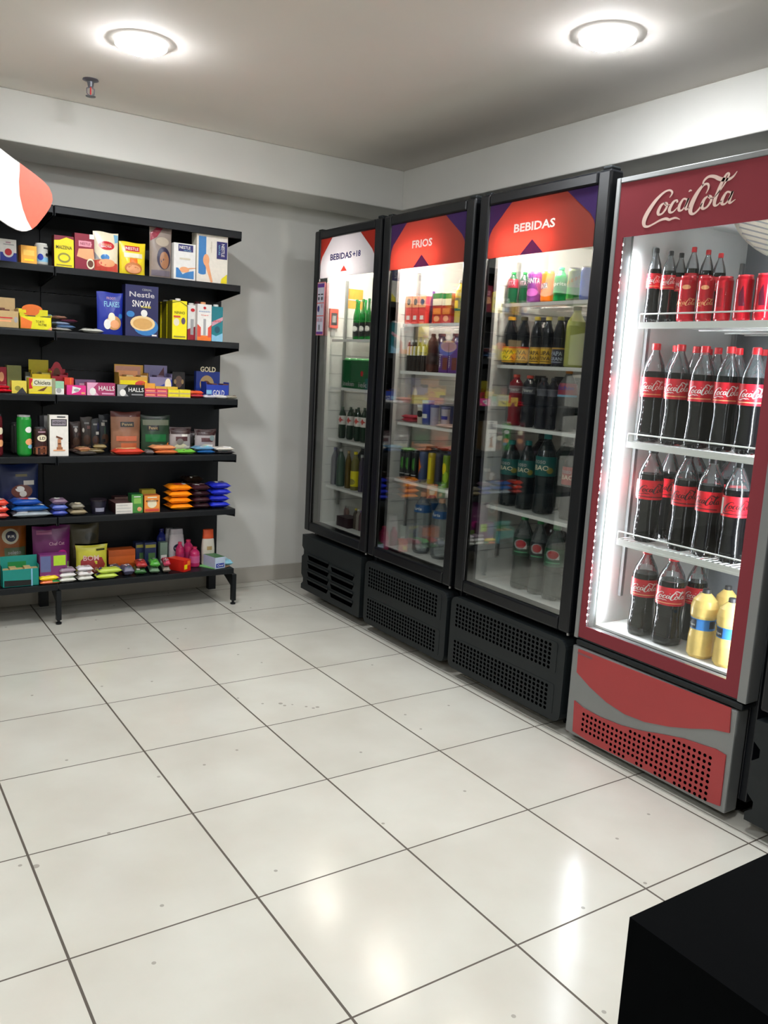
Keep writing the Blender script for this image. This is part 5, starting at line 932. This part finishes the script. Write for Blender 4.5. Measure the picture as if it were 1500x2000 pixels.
for i, (a_, b_, yt, xc, cap) in enumerate(ROW3):
    yy, r, h = FC(ZK[2], a_, b_, yt, xc); yy2 = on(0, xc, (a_+b_)/2+12, yt)
    o = cola(r, yy2[2]-ZK[2], cap, True, (222, 30, 44)); o.location = (xc, yy, ZK[2]); o.rotation_euler = (0, 0, -PI/2+.75-.3*(i % 3))
    tag(o, ('%s black capped cola bottle from the left, front row, red cooler third shelf' % ORDN[i]) if i < 4 else 'black capped cola bottle standing behind the front row, red cooler third shelf', 'bottle', 'black capped cola bottles')
for i, (a_, b_, yt, xc) in enumerate(((1232, 1284, 1071, 1.968), (1280, 1338, 1084, 1.968), (1336, 1380, 1090, 2.08))):
    yy, r, h = FC(ZK[3], a_, b_, yt, xc)
    o = cola(r, on(0, xc, (a_+b_)/2+10, yt)[2]-ZK[3], 'R'); o.location = (xc, yy, ZK[3]); o.rotation_euler = (0, 0, -PI/2+.45)
    tag(o, '%s large cola bottle at the bottom of the red cooler' % ['left', 'middle', 'rear right'][i], 'bottle', 'large cola bottles at the bottom')
for i, (a_, b_, yt, xc) in enumerate(((1346, 1402, 1148, 1.962), (1397, 1452, 1166, 1.962), (1392, 1440, 1142, 2.085))):
    yy, r, h = FC(ZK[3], a_, b_, yt, xc)
    o = bottle('orange_juice_bottle', 'round', r, h, (238, 205, 120), 'D', (60, 135, 210), (.42, .58), [('r', .08, .08, .36, .92, (40, 44, 60)), ('t', 'Kapo', .22, .4, .22, .3, 'W'), ('r', .7, .2, .9, .9, 'D')], fill=1, rough=.25, capr=r*.3)
    o.location = (xc, yy, ZK[3]); o.rotation_euler = (0, 0, -PI/2+.5); tag(o, ['left yellow juice bottle with blue label at the bottom of the red cooler', 'right yellow juice bottle with blue label at the bottom of the red cooler', 'yellow juice bottle behind the front pair in the red cooler'][i], 'bottle', 'yellow juice bottles')

# rows standing further back in the black coolers
def back_row(yL, W, z, n, X, make, name_, cat, where, y0=.12, y1=.1, grp=None):
    for i in range(n):
        o = make(i); o.location = (X, yL-y0-(W-y0-y1)*i/max(1, n-1), z); o.rotation_euler = (0, 0, -PI/2+.4)
        tag(o, '%s %s from the left in the back row, %s' % (ORDN[i], name_, where), cat, grp or name_+' rows behind')
DK = [(22, 22, 28), (26, 30, 36), (40, 18, 26), (24, 40, 34), (20, 24, 40)]
back_row(.155, .652, Z1[0], 5, 2.19, lambda i: bottle('beer_bottle', 'glass', .03, .235, (20, 95, 38), 'G', (22, 22, 24), (.08, .42), fill=1), 'green beer bottle', 'bottle', 'top shelf of leftmost cooler', y0=.3)
back_row(.155, .652, Z1[2], 4, 2.2, lambda i: bottle('tall_bottle', 'glass', .034, .235, [(190, 185, 175), (60, 66, 120), (150, 150, 90), (170, 170, 165)][i], 'S', fill=1), 'tall pale bottle', 'bottle', 'third shelf of leftmost cooler', y0=.2)
back_row(.155, .652, Z1[3], 4, 2.1, lambda i: bottle('liquor_bottle', 'straight', .036, .225, DK[i], 'S', fill=1), 'dark liquor bottle', 'bottle', 'fourth shelf of leftmost cooler', y0=.16)
back_row(-.517, .672, Z2[1], 5, 2.12, lambda i: bottle('chocolate_drink_bottle', 'wmouth', .034, .185, [(60, 40, 34), (90, 54, 44), (46, 34, 60), (70, 44, 40), (60, 60, 64)][i], 'X', fill=1), 'brown drink bottle', 'bottle', 'second shelf of FRIOS cooler')
back_row(-.517, .672, Z2[2], 3, 2.14, lambda i: tub('margarine_tub', .055, .1, [(60, 66, 110), (150, 145, 140), (90, 84, 60)][i], 'S'), 'wide tub', 'tub', 'third shelf of FRIOS cooler', y0=.2, y1=.15)
back_row(-.517, .672, Z2[3], 6, 2.1, lambda i: can('energy_drink_can', .033, .157, [(16, 18, 20), (16, 18, 20), (60, 70, 110), (150, 130, 30), (60, 60, 70), (90, 120, 50)][i], (), 'X'), 'tall can', 'can', 'fourth shelf of FRIOS cooler')
back_row(-1.218, .68, Z3[0], 6, 2.1, lambda i: can('soda_can', .033, .122, [(24, 70, 46), (90, 50, 110), (190, 100, 40), (20, 110, 60), (100, 120, 90), (40, 66, 140)][i], (), 'S'), 'soda can', 'can', 'BEBIDAS top shelf')
back_row(-1.218, .68, Z3[1], 5, 2.12, lambda i: bottle('grape_drink_bottle', 'wmouth', .044, .2, DK[i], 'D', fill=1), 'very dark drink bottle', 'bottle', 'second BEBIDAS shelf')
back_row(-1.218, .68, Z3[2], 5, 2.12, lambda i: bottle('sports_drink_bottle', 'wmouth', .044, .205, DK[(i+1) % 5], 'D', fill=1), 'dark sports drink bottle', 'bottle', 'third BEBIDAS shelf')
back_row(-1.218, .68, Z3[3], 4, 2.16, lambda i: bottle('guarana_bottle', 'soda', .054, .3, DK[(i+2) % 5], 'K', (16, 60, 58), (.48, .7), fill=1), 'large dark soda bottle', 'bottle', 'fourth BEBIDAS shelf')
back_row(-1.218, .68, Z3[4], 3, 2.16, lambda i: bottle('guarana_bottle', 'soda', .054, .31, [(50, 26, 26), (26, 44, 36), (30, 50, 40)][i], 'K', (34, 50, 44), (.48, .7), fill=1), 'large murky soda bottle', 'bottle', 'bottom of BEBIDAS cooler', y0=.24)
back_row(-1.925, .69, ZK[2], 4, 2.24, lambda i: cola(.052, .32, 'K', True, (222, 30, 44)), 'black capped cola bottle', 'bottle', 'red cooler third shelf', y0=.12)
back_row(-1.925, .69, ZK[1], 5, 2.24, lambda i: cola(.052, .33, 'R'), 'red capped cola bottle', 'bottle', 'red cooler second shelf', y0=.12)

# goods in a row stand side by side without touching
bpy.context.view_layer.update()
def extent(o):
    P = [c.matrix_world @ Vector(v) for c in [o]+list(o.children_recursive) if c.type == 'MESH' for v in c.bound_box]
    return [min(p[0] for p in P), max(p[0] for p in P), min(p[1] for p in P), max(p[1] for p in P)]
for yl, w in CAV:
    its = [o for o in COL.objects if o.parent is None and 'category' in o and 'cooler' not in o['category'] and 1.9 < o.location.x < 2.5 and yl+.04 > o.location.y > yl-w-.04 and .43 < o.location.z < 1.7]
    wl = .034 if yl < -1.9 else .052
    wr_ = 0 if yl < -1.9 else .016
    for zz in sorted(set(round(o.location.z, 3) for o in its)):
        row = sorted([o for o in its if abs(o.location.z-zz) < .003], key=lambda o: -o.location.y)
        box = {}
        for o in row:
            e = extent(o); hw = (e[3]-e[2])/2; hd = (e[1]-e[0])/2
            if o.children and not o.name.endswith('pack'):                     # round goods: ignore the slack of a turned box
                rr_ = max(max(abs(v[0]), abs(v[1])) for c in o.children for v in c.bound_box); hw = hd = rr_
            box[o] = [o.location.x-hd, o.location.x+hd, hw]
        done = []
        for o in row:
            b = box[o]; lim = yl-wl-b[2]-.001-(wr_ if b[2] > .036 else 0)
            for q in done:
                if min(b[1], box[q][1])-max(b[0], box[q][0]) > .002: lim = min(lim, q.location.y-box[q][2]-b[2]-.001)
            if o.location.y > lim: o.location.y = lim
            done.append(o)
        for k in range(len(row)-1, -1, -1):
            o = row[k]; b = box[o]; lim = yl-w+wl+b[2]+.001
            for q in row[k+1:]:
                if min(b[1], box[q][1])-max(b[0], box[q][0]) > .002: lim = max(lim, q.location.y+box[q][2]+b[2]+.001)
            if o.location.y < lim: o.location.y = lim

# ================================================================ COUNTER
ct = empty('checkout_counter', (.66, -4.0, 0)); tag(ct, 'plain black counter block in the lower right corner', 'counter')
MB().box(-.545, .545, -.407, .407, .06, .878, COUNTERB).build('cabinet', ct)
MB().box(-.545, .545, -.407, .407, .878, .9, COUNTERB).build('countertop', ct)
MB().box(-.5, .5, -.36, .36, 0, .06, VOID).build('kick_plate', ct)
print('objects', len(bpy.data.objects))
